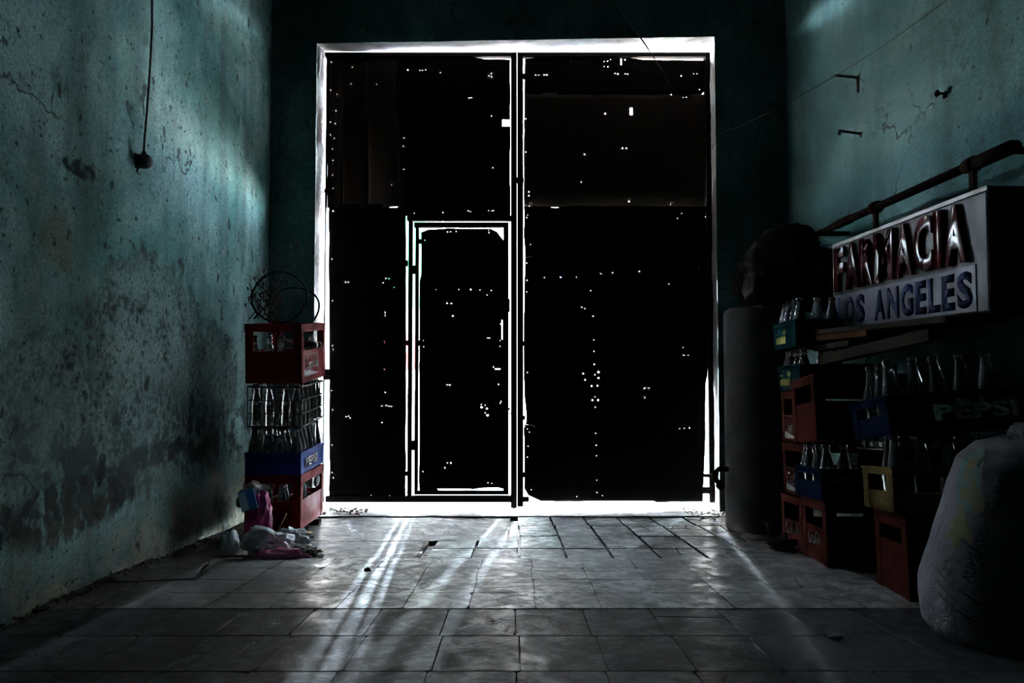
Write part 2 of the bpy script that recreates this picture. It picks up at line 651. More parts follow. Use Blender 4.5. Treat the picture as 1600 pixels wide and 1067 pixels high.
def tile_mesh(name, poly, mat, tilt=0.0):
    """one tile: flat top with slightly worn edges, outline in metres"""
    bm = bmesh.new()
    cx = sum(p[0] for p in poly) / len(poly)
    cy = sum(p[1] for p in poly) / len(poly)
    lo = [bm.verts.new((x, y, -0.022)) for x, y in poly]
    mi = [bm.verts.new((x, y, -0.0009)) for x, y in poly]
    up = [bm.verts.new((cx + (x - cx) * 0.988, cy + (y - cy) * 0.988, 0.0)) for x, y in poly]
    n = len(poly)
    for A, B in ((lo, mi), (mi, up)):
        for k in range(n):
            bm.faces.new((A[k], A[(k + 1) % n], B[(k + 1) % n], B[k]))
    bm.faces.new(up)
    me = bpy.data.meshes.new(name)
    bmesh.ops.recalc_face_normals(bm, faces=bm.faces)
    bm.to_mesh(me)
    bm.free()
    me.materials.append(mat)
    return me


def worn_square(w, d, cut=0):
    h, g = w / 2, d / 2
    pts = []
    cor = [(-h, -g), (h, -g), (h, g), (-h, g)]
    for k in range(4):
        a, b = cor[k], cor[(k + 1) % 4]
        c = 0.004 + 0.005 * rng.random()
        if (cut >> k) & 1:
            c = 0.02 + 0.035 * rng.random()
        L = math.dist(a, b)
        ux, uy = (b[0] - a[0]) / L, (b[1] - a[1]) / L
        pts.append((a[0] + ux * c, a[1] + uy * c))
        pts.append((a[0] + ux * L * 0.5 + uy * rng.uniform(-.002, .001), a[1] + uy * L * 0.5 - ux * rng.uniform(-.002, .001)))
        pts.append((b[0] - ux * c, b[1] - uy * c))
    return pts


def tiles(x_edges, y_edges, lift, mats, mess=0.0, skip=None, gap=0.0035, cracked=0.0, tilt=0.004):
    for a, b in zip(y_edges[:-1], y_edges[1:]):
        shift = rng.uniform(-0.006, 0.006)
        for c, d in zip(x_edges[:-1], x_edges[1:]):
            cx, cy = (c + d) / 2 + shift, (a + b) / 2
            if skip and skip(cx, cy):
                continue
            w, h = d - c - gap - mess * 0.006, b - a - gap - mess * 0.006
            slope = math.atan((zf(b) - zf(a)) / (b - a))
            pieces = [worn_square(w, h, rng.choice((0, 0, 1, 2, 4, 8, 3, 9)) if rng.random() < mess else 0)]
            if rng.random() < cracked:      # split across by a jagged break
                s1, s2 = rng.uniform(-.3, .3), rng.uniform(-.3, .3)
                A, B = (-w / 2, s1 * h), (w / 2, s2 * h)
                mid = (0, (s1 + s2) / 2 * h + rng.uniform(-.02, .02))
                e = 0.003
                pieces = [[(-w / 2, -h / 2), (w / 2, -h / 2), (B[0], B[1] - e), (mid[0], mid[1] - e), (A[0], A[1] - e)],
                          [(A[0], A[1] + e), (mid[0], mid[1] + e), (B[0], B[1] + e), (w / 2, h / 2), (-w / 2, h / 2)]]
                if rng.random() < 0.5:
                    q = rng.uniform(-.2, .2) * w
                    p2 = pieces.pop()
                    pieces += [[(A[0], A[1] + e), (mid[0], mid[1] + e), (q, h / 2), (-w / 2, h / 2)],
                               [(mid[0] + e * 2, mid[1] + e), (B[0], B[1] + e), (w / 2, h / 2), (q + e * 2, h / 2)]]
            mat = mats[0] if rng.random() > 0.4 else mats[-1]
            for poly in pieces:
                me = tile_mesh('floor_tile', poly, mat)
                o = bpy.data.objects.new('floor_tile', me)
                o.location = (cx, cy, zf(cy) + lift + rng.uniform(-0.5, 0.5) * tilt * 0.35)
                o.rotation_euler = (slope + rng.uniform(-tilt, tilt), rng.uniform(-tilt, tilt), rng.uniform(-tilt, tilt))
                link(o, fl)


XE = [-1.595 + 0.2 * k for k in range(0, 17)] + [1.76]
# camera side, smooth grey tiles below the raised strip, shade put into their tone
tiles(XE, [1.08, 1.345, 1.61, 1.875, Y_STEP2], LIFT['C'], [M_tile_shaded], 0.1, gap=0.0012, cracked=0.03, tilt=0.002,
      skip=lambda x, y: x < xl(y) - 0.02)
# raised strip in front of the doorway
tiles([x + 0.06 for x in XE[2:-1]] + [1.76], [Y_STEP2, 2.335, 2.53, 2.73, Y_STEP1], 0.0, [M_tile], 0.1, cracked=0.05, tilt=0.0015, gap=0.0008,
      skip=lambda x, y: x < -1.06)
# doorway tiles, loose and broken on the right
tiles([x + 0.01 for x in XE[6:15]], [2.945, 3.24, 3.59, 3.95, 4.30], LIFT['A'], [M_tile_door, M_tile_green], 0.85, cracked=0.35, gap=0.008, tilt=0.006,
      skip=lambda x, y: (x < -0.03 and y > 3.44) or x < -0.42)
# cracked cement slabs at the left of the raised strip
sl = [[(-1.56, 2.145), (-1.28, 2.145), (-1.33, 2.50), (-1.60, 2.46)], [(-1.27, 2.145), (-0.985, 2.145), (-0.985, 2.46), (-1.14, 2.54), (-1.32, 2.50)],
      [(-1.60, 2.47), (-1.33, 2.51), (-1.14, 2.55), (-1.20, 2.72), (-1.58, 2.66)], [(-1.13, 2.55), (-0.985, 2.47), (-0.985, 2.925), (-1.24, 2.925), (-1.19, 2.73)],
      [(-1.58, 2.67), (-1.20, 2.73), (-1.25, 2.925), (-1.57, 2.925)]]
for poly in sl:
    cx = sum(p[0] for p in poly) / len(poly)
    cy = sum(p[1] for p in poly) / len(poly)
    # jagged outline
    out = []
    for k in range(len(poly)):
        a, b = poly[k], poly[(k + 1) % len(poly)]
        for q in range(4):
            f = q / 4
            j = 0.0 if q == 0 or abs(a[1] - b[1]) < 1e-6 or abs(a[0] - b[0]) < 1e-6 else rng.uniform(-.008, .008)
            out.append((a[0] + (b[0] - a[0]) * f + j - cx, a[1] + (b[1] - a[1]) * f + j * 0.5 - cy))
    o = bpy.data.objects.new('cement_slab', tile_mesh('cement_slab', out, M_cement))
    o.location = (cx, cy, zf(cy) + rng.uniform(-.004, .001))
    o.rotation_euler = (math.atan(-0.077), rng.uniform(-.004, .004), 0)
    link(o, fl)

# ------------------------------------------------------------------ street outside
st = box('door_sill', plain('sill_concrete', (0.42, 0.40, 0.38), 0.9), -1.6, 1.6, 5.02, 5.22, -0.30, -0.075)
st['kind'] = 'structure'
M_fac = plain('light_blocker_facade', (0.06, 0.055, 0.05), 0.9)
blk = tag(empty('street_light_blocker', (0, 16, 0)), 'added dark building fronts outside, their gaps shape the light beams', 'building')
rd = box('asphalt_blocker', plain('dark_asphalt', (0.05, 0.05, 0.05), 0.9), -6, 6, 5.25, 11, -0.40, -0.16)  # added unseen slab, blocks ground light to give the beams structure
rd['kind'] = 'structure'
for (x0, x1, h) in ((-5.5, -2.1, 11.2), (-1.6, 0.9, 10.4), (1.5, 3.4, 11.8), (4.2, 6.6, 11.0)):  # added blocks; the alleys between them cut the daylight into beams
    bm = bmesh.new()
    add_box(bm, x0, x1, 0, 4, -1.5, h)
    mesh_obj('wall_block', bm, M_fac, blk)
box('green_tint_panel', grimy('green_paint', (0.0022, 0.012, 0.0065), 0.9, 0, (0.0012, 0.009, 0.0045), 0.3, 3, 0, spec=0.0), -2.9, -2.05, -0.15, -0.02, 2.3, 4.4, blk)  # made-up panel, tints the light in the wicket door slits green
box('red_tint_panel', grimy('red_paint', (0.010, 0.0022, 0.0024), 0.9, 0, (0.008, 0.0014, 0.0016), 0.3, 3, 0, spec=0.0), -2.9, -2.2, -0.5, -0.02, 0.9, 1.7, blk)  # made-up panel too, gives the lower slit its red tint
# ------------------------------------------------------------------ steel doors
def sheet(name, parent, outline, holes, mat, y=YD, thick=0.0016, bulge=None, jit=0.0, seed=1, fine=0.0):
    """sheet of steel given by its outline in door pixels, with pierced holes (px, py, half-w, half-h)"""
    r = random.Random(seed)
    pts, edges = [], []
    n = len(outline)
    ol = []
    for k in range(n):
        a, b = outline[k], outline[(k + 1) % n]
        L = math.dist(a, b)
        m = max(1, int(L / 14)) if jit or bulge else 1
        for q in range(m):
            f = q / m
            px, py = a[0] + (b[0] - a[0]) * f, a[1] + (b[1] - a[1]) * f
            if q and jit:
                nx, ny = -(b[1] - a[1]) / L, (b[0] - a[0]) / L
                j = jit * (nz(px * .03, py * .03, seed) + 0.5 * nz(px * .11, py * .11, seed))
                px += nx * j
                py += ny * j
            ol.append((px, py))
    mx = (min(p[0] for p in ol) + max(p[0] for p in ol)) / 2
    my = (min(p[1] for p in ol) + max(p[1] for p in ol)) / 2
    pts = [Vector(dp(p[0] + (0.45 if p[0] > mx else -0.45), p[1] + (0.4 if p[1] > my else -0.4))) for p in ol]
    m = len(pts)
    edges = [(k, (k + 1) % m) for k in range(m)]
    hs = []
    for (hx, hy, hw, hh) in holes:
        c = Vector(dp(hx, hy))
        s = YD / F
        k0 = len(pts)
        sq = hw > 1.9 or hh > 1.9
        K = 4 if sq else 6
        for k in range(K):
            a = 2 * math.pi * (k + 0.5) / K
            q = 1.414 if sq else 1.0
            hw, hh = (hw, hh) if sq else (min(hw, 2.2), min(hh, 2.2))
            pts.append(Vector((c.x + math.cos(a) * hw * s * q, c.y + math.sin(a) * hh * s * q)))
        edges += [(k0 + k, k0 + (k + 1) % K) for k in range(K)]
        hs.append((c, hw * s * 1.02, hh * s * 1.02, sq))
    if bulge:      # inner points so that the sheet can be dented
        xs = [p.x for p in pts]
        zs = [p.y for p in pts]
        nx_, nz_ = int((max(xs) - min(xs)) / 0.03), int((max(zs) - min(zs)) / 0.03)
        x0, z0 = min(xs), min(zs)
        for i in range(1, nx_):
            for j in range(1, nz_):
                pts.append(Vector((x0 + i * 0.03 + 0.002 * (j % 3), z0 + j * 0.03 + 0.002 * (i % 2))))
    vv, ee, ff, *_ = delaunay_2d_cdt(pts, edges, [], 1, 1e-6)
    bm = bmesh.new()
    V = []
    for v in vv:
        d = bulge(v.x, v.y) if bulge else 0.0
        V.append(bm.verts.new((v.x, y + d, v.y)))
    poly = pts[:m]

    def inside(p):
        c = False
        for k in range(m):
            a, b = poly[k], poly[k - 1]
            if (a.y > p.y) != (b.y > p.y) and p.x < (b.x - a.x) * (p.y - a.y) / (b.y - a.y) + a.x:
                c = not c
        return c
    for f in ff:
        c = sum((vv[i] for i in f), Vector((0, 0))) / len(f)
        if not inside(c):
            continue
        if any(abs(c.x - h[0].x) < h[1] * (1 if h[3] else .87) and abs(c.y - h[0].y) < h[2] * (1 if h[3] else .87) for h in hs):
            continue
        try:
            bm.faces.new([V[i] for i in f])
        except ValueError:
            pass
    o = mesh_obj(name, bm, mat, parent, smooth=bool(bulge))
    md = o.modifiers.new('thickness', 'SOLIDIFY')
    md.thickness = thick
    md.offset = 0
    return o


def bar(parent, x0, x1, y0, y1, name='frame_bar', ya=YD - 0.022, yb=YD + 0.022, mat=None):
    ax, az = dp(x0 - 0.4, y1 + 0.4)
    bx, bz = dp(x1 + 0.4, y0 - 0.4)
    return box(name, mat or M_frame, ax, bx, ya, yb, az, bz, parent, bevel=0.003)


def H(lst, r=0.6):
    out = []
    for a in lst:
        w = a[2] if len(a) > 2 else r
        h = a[3] if len(a) > 3 else w
        out.append((a[0], a[1], w * 0.62 if w < 4 else w - 0.6, h * 0.62 if h < 4 else h - 0.6))
    return out


d1 = tag(empty('door_1', (0, 0, 0)), 'left leaf of the big dark steel double door, with the small door cut in it', kind='structure')
d2 = tag(empty('door_2', (0, 0, 0)), 'right leaf of the big dark steel double door', kind='structure')
d3 = tag(empty('door_3', (0, 0, 0)), 'small wicket door in the left leaf, outlined by light', kind='structure')

# left leaf frame
bar(d1, 506.2, 510.8, 84, 784)
bar(d1, 506.2, 806.8, 84, 89.5)
bar(d1, 798.4, 807.0, 84, 792)
bar(d1, 510, 799, 774.6, 783.5)
bar(d1, 637, 644.8, 337.8, 775)
bar(d1, 637, 799, 337.8, 345.0)
# hinges bridging the slits
for (hx, hy, w, h) in ((646, 422, 5, 6), (646, 695, 6, 7), (634.5, 536, 4, 3.5), (634.5, 739, 5, 3), (656, 378, 4, 3), (655.5, 536, 4, 4), (513, 300, 4, 2.5), (513, 585, 5, 8), (634.8, 412, 3, 4)):
    bar(d1, hx - w, hx + w, hy - h, hy + h, 'hinge_lug', YD - 0.035, YD - 0.005)
rh = random.Random(3)
# upper left: three curling strips of sheet
def fold(xa, xb, ph):
    def f(x, z):
        u = (x - xa) / (xb - xa)
        w = max(0.0, min(1.0, (2.75 - z) / 0.9))
        return -0.040 * w * max(0, u) ** 2.2 + 0.006 * nz(x, z, ph, 9) * w - 0.004 * math.sin(u * 6 + ph)
    return f


strips = (((511.6, 535.6), 8, [(517, 96), (516, 140), (516, 190), (516, 210), (518.5, 232), (519, 273), (520, 250), (525.7, 146), (524, 172), (523, 192), (522, 215), (520, 294)]),
          ((533.5, 575), 9, [(550, 104), (574, 309, .8), (548, 130)]),
          ((573, 622), 10, [(612, 290), (588, 131)]))
for (xa, xb), sd, hs in strips:
    X0, X1 = dp(xa, 200)[0], dp(xb, 200)[0]
    sheet('sheet_panel', d1, [(xa, 89), (xb, 89), (xb + 1, 200), (xb + 1.5, 323.5), (xa, 324.5)], H([h for h in hs if xa + 1 < h[0] < xb - 1]), M_steel_lit,
          YD + 0.012 - 0.004 * (sd - 8), bulge=fold(X0, X1, sd), jit=1.0, seed=sd)
holes = [(637, 109, 1.5), (656, 109.6, 1.1), (660, 109.6, 1), (665, 109, 1.3), (764, 118, 1), (768, 119), (768, 114), (733, 153, 1), (737, 152), (768, 181, 1.2),
         (790.5, 192, 6.5, 6), (770, 262, 1.8, 1), (688, 113), (631, 215), (630, 228), (631, 264), (647, 333), (692, 332, .9), (731.5, 329, .9), (735, 330), (763.5, 329), (769, 329), (771, 329)]
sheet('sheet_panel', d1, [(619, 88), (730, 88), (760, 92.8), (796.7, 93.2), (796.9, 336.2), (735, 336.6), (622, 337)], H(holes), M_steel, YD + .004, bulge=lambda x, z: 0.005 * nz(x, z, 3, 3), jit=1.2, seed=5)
# lower left sheet
holes = [(603, 435, .9), (608, 435.5, 1.1), (599, 442), (616, 449), (602, 488, .9), (602, 493), (540, 441), (545, 441), (601, 533), (601.5, 536), (601, 577, .8),
         (541, 651, .9), (545, 650), (547.5, 653, .9), (597, 634), (604, 633), (608, 634.5), (612, 635), (597, 660, .9), (520, 540), (521, 546), (519, 695, .9), (519, 738, .9), (521, 746, .9),
         (609, 774, 1.2, .8), (580, 773.5, .8), (603, 326, 1.6, 1), (606, 324, 1.6), (521, 330, 1.4), (519, 320, 1.1), (602, 613, .8), (520, 640), (520, 470), (519, 405), (518, 610)]
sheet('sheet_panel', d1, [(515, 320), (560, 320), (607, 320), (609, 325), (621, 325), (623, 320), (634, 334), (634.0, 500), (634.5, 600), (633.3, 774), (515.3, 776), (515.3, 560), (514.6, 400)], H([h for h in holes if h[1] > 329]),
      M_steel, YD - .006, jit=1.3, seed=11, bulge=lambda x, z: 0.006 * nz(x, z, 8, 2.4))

# small door
bar(d3, 648.0, 654.4, 348.4, 771.8)
bar(d3, 786.8, 794.2, 348.4, 771.8)
bar(d3, 648.0, 794.2, 348.4, 355.0)
bar(d3, 648.0, 794.2, 766.6, 771.8)
holes = [(735.5, 452, 1.7), (698.5, 473.5, 1.5), (705, 474, 1.5), (707.5, 493.5, 1.6), (749.5, 453, 1), (767.5, 453.5, .9), (761, 460.5, .9), (716.5, 452), (681, 452),
         (699, 362, 1.5, 1), (704, 361.5, 1.1), (712.5, 361, 1), (763.5, 359.5), (764, 363, .8), (663.5, 375, 1), (762, 528, .8), (765, 528), (782, 506), (781.5, 532, .8), (781.5, 541, .8), (661.5, 532), (662, 541.5, .9),
         (698.5, 601.5, 1), (703, 601.5, 1), (771, 573.5, 1.1), (777.5, 576.5, 4.5, 1.8), (779, 600.5, 1.4), (782.5, 627, 1.2), (781.5, 630, 1), (752.5, 636.5, 2.8, 2.2), (760.5, 638.5, 2.6, 2.2), (758, 645, 1.2),
         (761.5, 649, 2.7, 2.5), (752, 632, .8), (758, 633, .9), (783.5, 639.5, 2.2, 1.6), (699, 723.5, 1.3), (704.5, 723.2, 1.7), (695, 731, 1.4), (660.5, 737, 1.2), (762.5, 754.5, 1), (768.5, 755.5, .9), (674, 756, .8),
         (659.5, 746), (657.8, 756), (784.5, 515, 1.9, 15.5)]
sheet('sheet_panel', d3, [(658.2, 363), (668.5, 359.2), (700, 356.6), (766, 357.2), (776, 362), (786, 375), (787.5, 376), (787.5, 764), (778, 761.5), (752, 762), (740, 764), (700, 763), (655.2, 762), (655.4, 600), (655.8, 440), (658.3, 430)],
      H(holes), M_steel, YD + .008, jit=1.0, seed=21, bulge=lambda x, z: 0.005 * nz(x, z, 5, 3))
# welded corner gusset, lock box, bolt and padlock hasp
bm = bmesh.new()
g = [dp(656, 766), dp(685, 766), dp(674, 744), dp(656, 737)]
a = [bm.verts.new((x, YD - 0.012, z)) for x, z in g]
b = [bm.verts.new((x, YD - 0.004, z)) for x, z in g]
bm.faces.new(a)
bm.faces.new(b[::-1])
for k in range(4):
    bm.faces.new((a[k], a[(k + 1) % 4], b[(k + 1) % 4], b[k]))
mesh_obj('corner_gusset', bm, M_frame, d3)
lb = bar(d3, 770, 796, 468, 488, 'lock_box', YD - 0.06, YD - 0.022)
bar(lb, 776, 786, 476, 478, 'keyhole_plate', YD - 0.064, YD - 0.06)
tube('brace_rod', M_frame, [P(762, 497, YD - .02), P(768, 510, YD - .022), P(780, 530, YD - .02)], 0.005, d3)
tube('slide_bolt', M_frame, [P(778, 641, YD - .04), P(797, 638.5, YD - .04)], 0.009, d3)
tube('bolt_loop', M_frame, [P(778, 641, YD - .04), P(778, 646, YD - .045), P(782, 648, YD - .045), P(798, 646, YD - .04)], 0.004, d3)
tube('drop_bolt', M_frame, [P(801, 650, YD - .045), P(802.5, 700, YD - .045), P(803, 794, YD - .04)], 0.008, d1)
bm = bmesh.new()
add_box(bm, 0, 0.035, 0, 0.012, 0, 0.03)
hp = mesh_obj('padlock_body', bm, M_iron, d2, bevel=.003)
hp.location = P(812, 655, YD - .05)
hp.rotation_euler = (0, .2, 0)
tube('padlock_shackle', M_frame, [P(813, 648, YD - .045)] + [P(815.5 + 3 * math.cos(t), 643 - 4 * math.sin(t), YD - .045) for t in [math.pi * q / 6 for q in range(7)][::-1]] + [P(819, 648, YD - .045)], 0.003, hp)
hp.children[0].matrix_parent_inverse = Matrix.Translation(-Vector(hp.location))

# right leaf
bar(d2, 808.5, 816.8, 84, 790)
bar(d2, 808.8, 1111, 84, 89.8)
bar(d2, 1102.5, 1108.5, 88, 330, ya=YD + .0, yb=YD + .03)
bar(d2, 1108.2, 1112.6, 86, 784)
for (hx, hy, w, h) in ((819, 121.5, 4, 3.5), (811, 283, 7, 4), (819, 537, 4, 3.5), (820, 741, 4, 3.5), (1111, 226, 4, 8), (1104, 765, 9, 4.5), (1105, 742, 6, 2), (1111, 585, 4, 10)):
    bar(d2, hx - w, hx + w, hy - h, hy + h, 'hinge_lug', YD - 0.035, YD - 0.005)
holes = [(837, 117, .9), (842, 117), (850, 116.5, 1.4), (854.5, 116.5, 1.5), (944, 95.5, 1.4), (949.5, 95, 1.2), (944, 103, 1.1), (950, 103.6, 1.6), (961, 114, 1), (965.5, 115, 1.8), (970.7, 96, 1.9, 5.5), (977, 93, 1.4),
         (977, 115, .9), (981, 115, 1), (1064.5, 118, 1.8), (1084, 115, 1.2), (1089, 115, 1.1), (893, 93.5), (954, 92.5, .9), (1093, 139.5, 1)]
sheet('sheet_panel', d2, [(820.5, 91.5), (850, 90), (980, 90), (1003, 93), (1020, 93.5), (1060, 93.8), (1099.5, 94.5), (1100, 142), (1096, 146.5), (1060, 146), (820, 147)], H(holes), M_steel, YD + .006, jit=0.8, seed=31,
      bulge=lambda x, z: 0.003 * nz(x, z, 2, 5))
holes = [(946, 177, 2.1), (986.5, 173.5, 3.4, 6.3), (973, 231, 1.4), (979, 231, 1.4), (913.5, 240.5, 1.2), (908.5, 284, .9), (983.5, 314, 1.8), (1049, 146.8, 1.5, 2.3), (1068, 151.5, .9), (1073, 151, 1.3), (826.5, 299, 1.3), (826.5, 305, 1.5),
         (821.5, 185, 1.1), (821.5, 237, 1.1), (1103, 232, 1.3, 1), (827, 321, 1.2), (1048.5, 318.5, 1), (997.5, 322)]


def lip(x, z):
    zt_ = dp(0, 323)[1]
    w = max(0.0, 1 - (z - zt_) / 0.22)
    return 0.006 + 0.004 * nz(x, z, 9, 3) + 0.016 * w * w


sheet('sheet_panel', d2, [(819.6, 145), (950, 144), (1050, 145), (1101, 147), (1108, 150), (1108.5, 326), (1050, 326.5), (990, 326), (874, 326), (873, 322.5), (862, 322.5), (861, 326), (819.2, 326)], H(holes), M_steel_lit, YD + .002, jit=0.7, seed=33, bulge=lip)
holes = [(850.5, 433.5), (876, 433.2, .8), (900.5, 433, .9), (939, 427.5, .8), (957, 426, .8), (999, 424, 1), (1045, 444, .5), (1048, 422, .5), (1091, 419, .5), (923, 454, .7), (909, 480, .8), (913.5, 482.5, .8), (926.5, 494, 1.2),
         (927.5, 531, .6), (928, 549, 1.4), (928.5, 569, 1.2), (911, 583.7, 1.7), (935, 581.5, 2.6), (929.5, 585.5, 1.3), (935, 590.5, 2.2), (914, 593.5, 1.8), (924.5, 603, 2), (933.5, 602.7, 1.8), (925.5, 625, 2.1), (934.5, 625, 2.1),
         (929.5, 620, .9), (930, 636, 1.1), (930.5, 677, .7), (931.5, 695.5, 1.1), (931.5, 712, .9), (932.5, 750, .6), (932.5, 769, .8), (901, 775.5, .6), (941, 774, .5), (1067, 542.5, .8), (1068, 555, 1.3), (1075, 555, .6), (1007, 606.5, .8),
         (1014, 606, .7), (1007, 621, .6), (1061.5, 669.5, .9), (1069, 669, .9), (1077, 668.3, 1.1), (824, 582, 1.1), (823, 411, 1), (823.5, 438, 1), (823, 456, .6), (824.5, 336, .8), (823, 340, 1), (829, 382, .5), (824, 670, .8), (827, 675, .8),
         (825, 697, 1), (824, 714, .8), (1064, 326.5, 1), (1065, 333.5, .8), (1102, 332, .6), (1102, 339, .8), (1058.5, 341.5, .6), (830, 765, .8)]
sheet('sheet_panel', d2, [(819.5, 323), (860, 322.6), (862, 325), (873, 325), (875, 322.4), (990, 322), (1107.8, 323), (1107.6, 540), (1104.5, 585), (1101.8, 600), (1101.3, 690), (1097.5, 783), (1035, 784), (1026, 784.5), (1020, 782), (846, 782.2), (826, 773), (819.5, 762), (819.8, 690), (818.8, 668), (822, 664), (823, 650), (820, 620),
                           (818.8, 560), (820, 440), (821.2, 400), (819, 370)], H(holes), M_steel, YD - .004, jit=0.9, seed=35, bulge=lambda x, z: 0.006 * nz(x, z, 12, 2.2))
bar(d2, 817, 826, 776, 783, 'frame_bar')
# curls of torn sheet; their catch of light is the pale reveal colour
tube('torn_curl', M_jamb, [P(821, 403, YD - .01), P(826, 401.5, YD - .025), P(833, 400, YD - .03)], [0.004, 0.003, 0.002], d2, 6)
tube('torn_curl', M_jamb, [P(819, 665, YD - .01), P(828, 663.5, YD - .025), P(834, 664.5, YD - .03), P(837, 668, YD - .03)], [0.006, 0.006, 0.005, 0.003], d2, 6)
# ------------------------------------------------------------------ object materials
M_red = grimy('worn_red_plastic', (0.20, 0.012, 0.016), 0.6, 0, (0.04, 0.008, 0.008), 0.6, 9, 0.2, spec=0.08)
M_red_dark = grimy('dirty_red_shaded', (0.050, 0.012, 0.010), 0.75, 0, (0.020, 0.005, 0.004), 0.75, 9, 0.3, spec=0.02)  # dirty, and darkened from the left red: the right pile's shade in colour
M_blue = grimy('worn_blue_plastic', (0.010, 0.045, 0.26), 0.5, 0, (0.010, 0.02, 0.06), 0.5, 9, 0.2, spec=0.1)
M_blue_dark = grimy('dirty_blue_shaded', (0.003, 0.007, 0.019), 0.7, 0, (0.004, 0.005, 0.010), 0.6, 9, 0.2, spec=0.02)  # dirty blue with the dimness of the right pile put into its colour
M_teal = grimy('worn_teal_plastic', (0.003, 0.018, 0.021), 0.7, 0, (0.004, 0.008, 0.008), 0.6, 9, 0.2, spec=0.02)
M_yellow = grimy('dirty_yellow_plastic', (0.060, 0.044, 0.017), 0.75, 0, (0.035, 0.025, 0.012), 0.7, 9, 0.3, spec=0.02)
M_black = grimy('black_plastic', (0.006, 0.006, 0.006), 0.7, 0, (0.008, 0.007, 0.006), 0.5, 9, 0.2, spec=0.02)
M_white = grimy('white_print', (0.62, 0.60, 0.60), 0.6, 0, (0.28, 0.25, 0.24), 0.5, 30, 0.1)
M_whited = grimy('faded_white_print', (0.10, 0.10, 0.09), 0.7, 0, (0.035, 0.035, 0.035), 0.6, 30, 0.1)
M_ylw = grimy('yellow_print', (0.20, 0.16, 0.01), 0.7, 0, (0.15, 0.12, 0.02), 0.5, 30, 0.1)
M_wire = grimy('dark_wire', (0.010, 0.009, 0.009), 0.6, 0.0, (0.02, 0.012, 0.01), 0.5, 30, 0.1, spec=0.1)
M_wood = grimy('grey_plank', (0.034, 0.029, 0.023), 0.9, 0, (0.018, 0.015, 0.012), 0.7, 14, 0.6, spec=0.02)
M_wood_br = grimy('brown_board', (0.045, 0.020, 0.011), 0.85, 0, (0.03, 0.02, 0.012), 0.6, 14, 0.5, spec=0.02)
M_tank = grimy('painted_tank_steel', (0.045, 0.041, 0.040), 0.85, 0, (0.022, 0.018, 0.016), 0.7, 5, 0.5, spec=0.03)
M_rubber = plain('black_cable', (0.012, 0.012, 0.012), 0.5)
M_twig = grimy('dry_twig', (0.07, 0.055, 0.04), 0.9, 0, (0.03, 0.025, 0.02), 0.5, 30, 0.3)


def glass_mat(name, col, rough=0.07):
    t = NT(name)
    a = t.noise(30, 5, 0.7, t.coord())
    t.base(t.mix(t.ramp(a, 0.5, 0.7, 0, 0.5), col, (0.25, 0.23, 0.2)))
    t.b.inputs['Transmission Weight'].default_value = 0.85
    t.b.inputs['IOR'].default_value = 1.46
    t.set(Roughness=t.ramp(a, 0.4, 0.7, rough, rough * 3.5))
    return t.m


M_glass = glass_mat('clear_bottle_glass', (0.30, 0.33, 0.32))
M_glass_d = glass_mat('dusty_shaded_glass', (0.14, 0.15, 0.14), 0.10)  # darker copy of the bottle glass, shade included in its colour


def film_mat(name, col, trans=0.35, rough=0.2):
    t = NT(name)
    a = t.noise(16, 5, 0.7, t.coord())
    t.base(t.mix(t.ramp(a, 0.45, 0.75, 0, 0.35), col, tuple(x * 0.4 for x in col)))
    t.set(Roughness=rough)
    t.b.inputs['Transmission Weight'].default_value = trans
    t.b.inputs['Coat Weight'].default_value = 0.4
    t.bump(t.noise(38, 6, 0.7, t.coord(), 2.5), 0.6, 0.008)
    return t.m


M_bagwhite = film_mat('white_bag_film', (0.88, 0.92, 0.97), 0.0)
M_bagclear = film_mat('clear_bag_film', (0.72, 0.76, 0.80), 0.25)
M_bagpink = film_mat('pink_bag_film', (0.85, 0.25, 0.42), 0.0)
M_bagmag = film_mat('magenta_bag_film', (0.60, 0.04, 0.20), 0.05)


# ------------------------------------------------------------------ lettering
def text_mesh(body, height, width=None, bold=0.0, extrude=0.0, shear=0.0, bevel=0.0, spacing=1.0, res=3):
    """mesh of a word in the x-y plane, centred, scaled to the given height (and width)"""
    c = bpy.data.curves.new('lettering', 'FONT')
    c.body = body
    c.size = 1
    c.offset = bold
    c.shear = shear
    c.space_character = spacing
    c.resolution_u = res
    c.align_x = 'CENTER'
    c.align_y = 'CENTER'
    o = bpy.data.objects.new('lettering', c)
    COL.objects.link(o)
    dg = bpy.context.evaluated_depsgraph_get()
    me = bpy.data.meshes.new_from_object(o.evaluated_get(dg))
    bpy.data.objects.remove(o)
    bm = bmesh.new()
    bm.from_mesh(me)
    bpy.data.meshes.remove(me)
    xs = [v.co.x for v in bm.verts]
    ys = [v.co.y for v in bm.verts]
    cx, cy = (min(xs) + max(xs)) / 2, (min(ys) + max(ys)) / 2
    sy = height / (max(ys) - min(ys))
    sx = sy if width is None else width / (max(xs) - min(xs))
    for v in bm.verts:
        v.co = Vector(((v.co.x - cx) * sx, (v.co.y - cy) * sy, 0))
    if extrude:
        g = bmesh.ops.extrude_face_region(bm, geom=bm.faces[:])
        for e in g['geom']:
            if isinstance(e, bmesh.types.BMVert):
                e.co.z = extrude
    return bm


# frames on the faces of things: x along the reading direction, y up, z out of the face
def face_frame(origin, right, out):
    right, out = Vector(right).normalized(), Vector(out).normalized()
    up = out.cross(right)
    M = Matrix((right, up, out)).transposed().to_4x4()
    M.translation = Vector(origin)
    return M


def place_bm(bm, M):
    for v in bm.verts:
        v.co = M @ v.co
    return bm


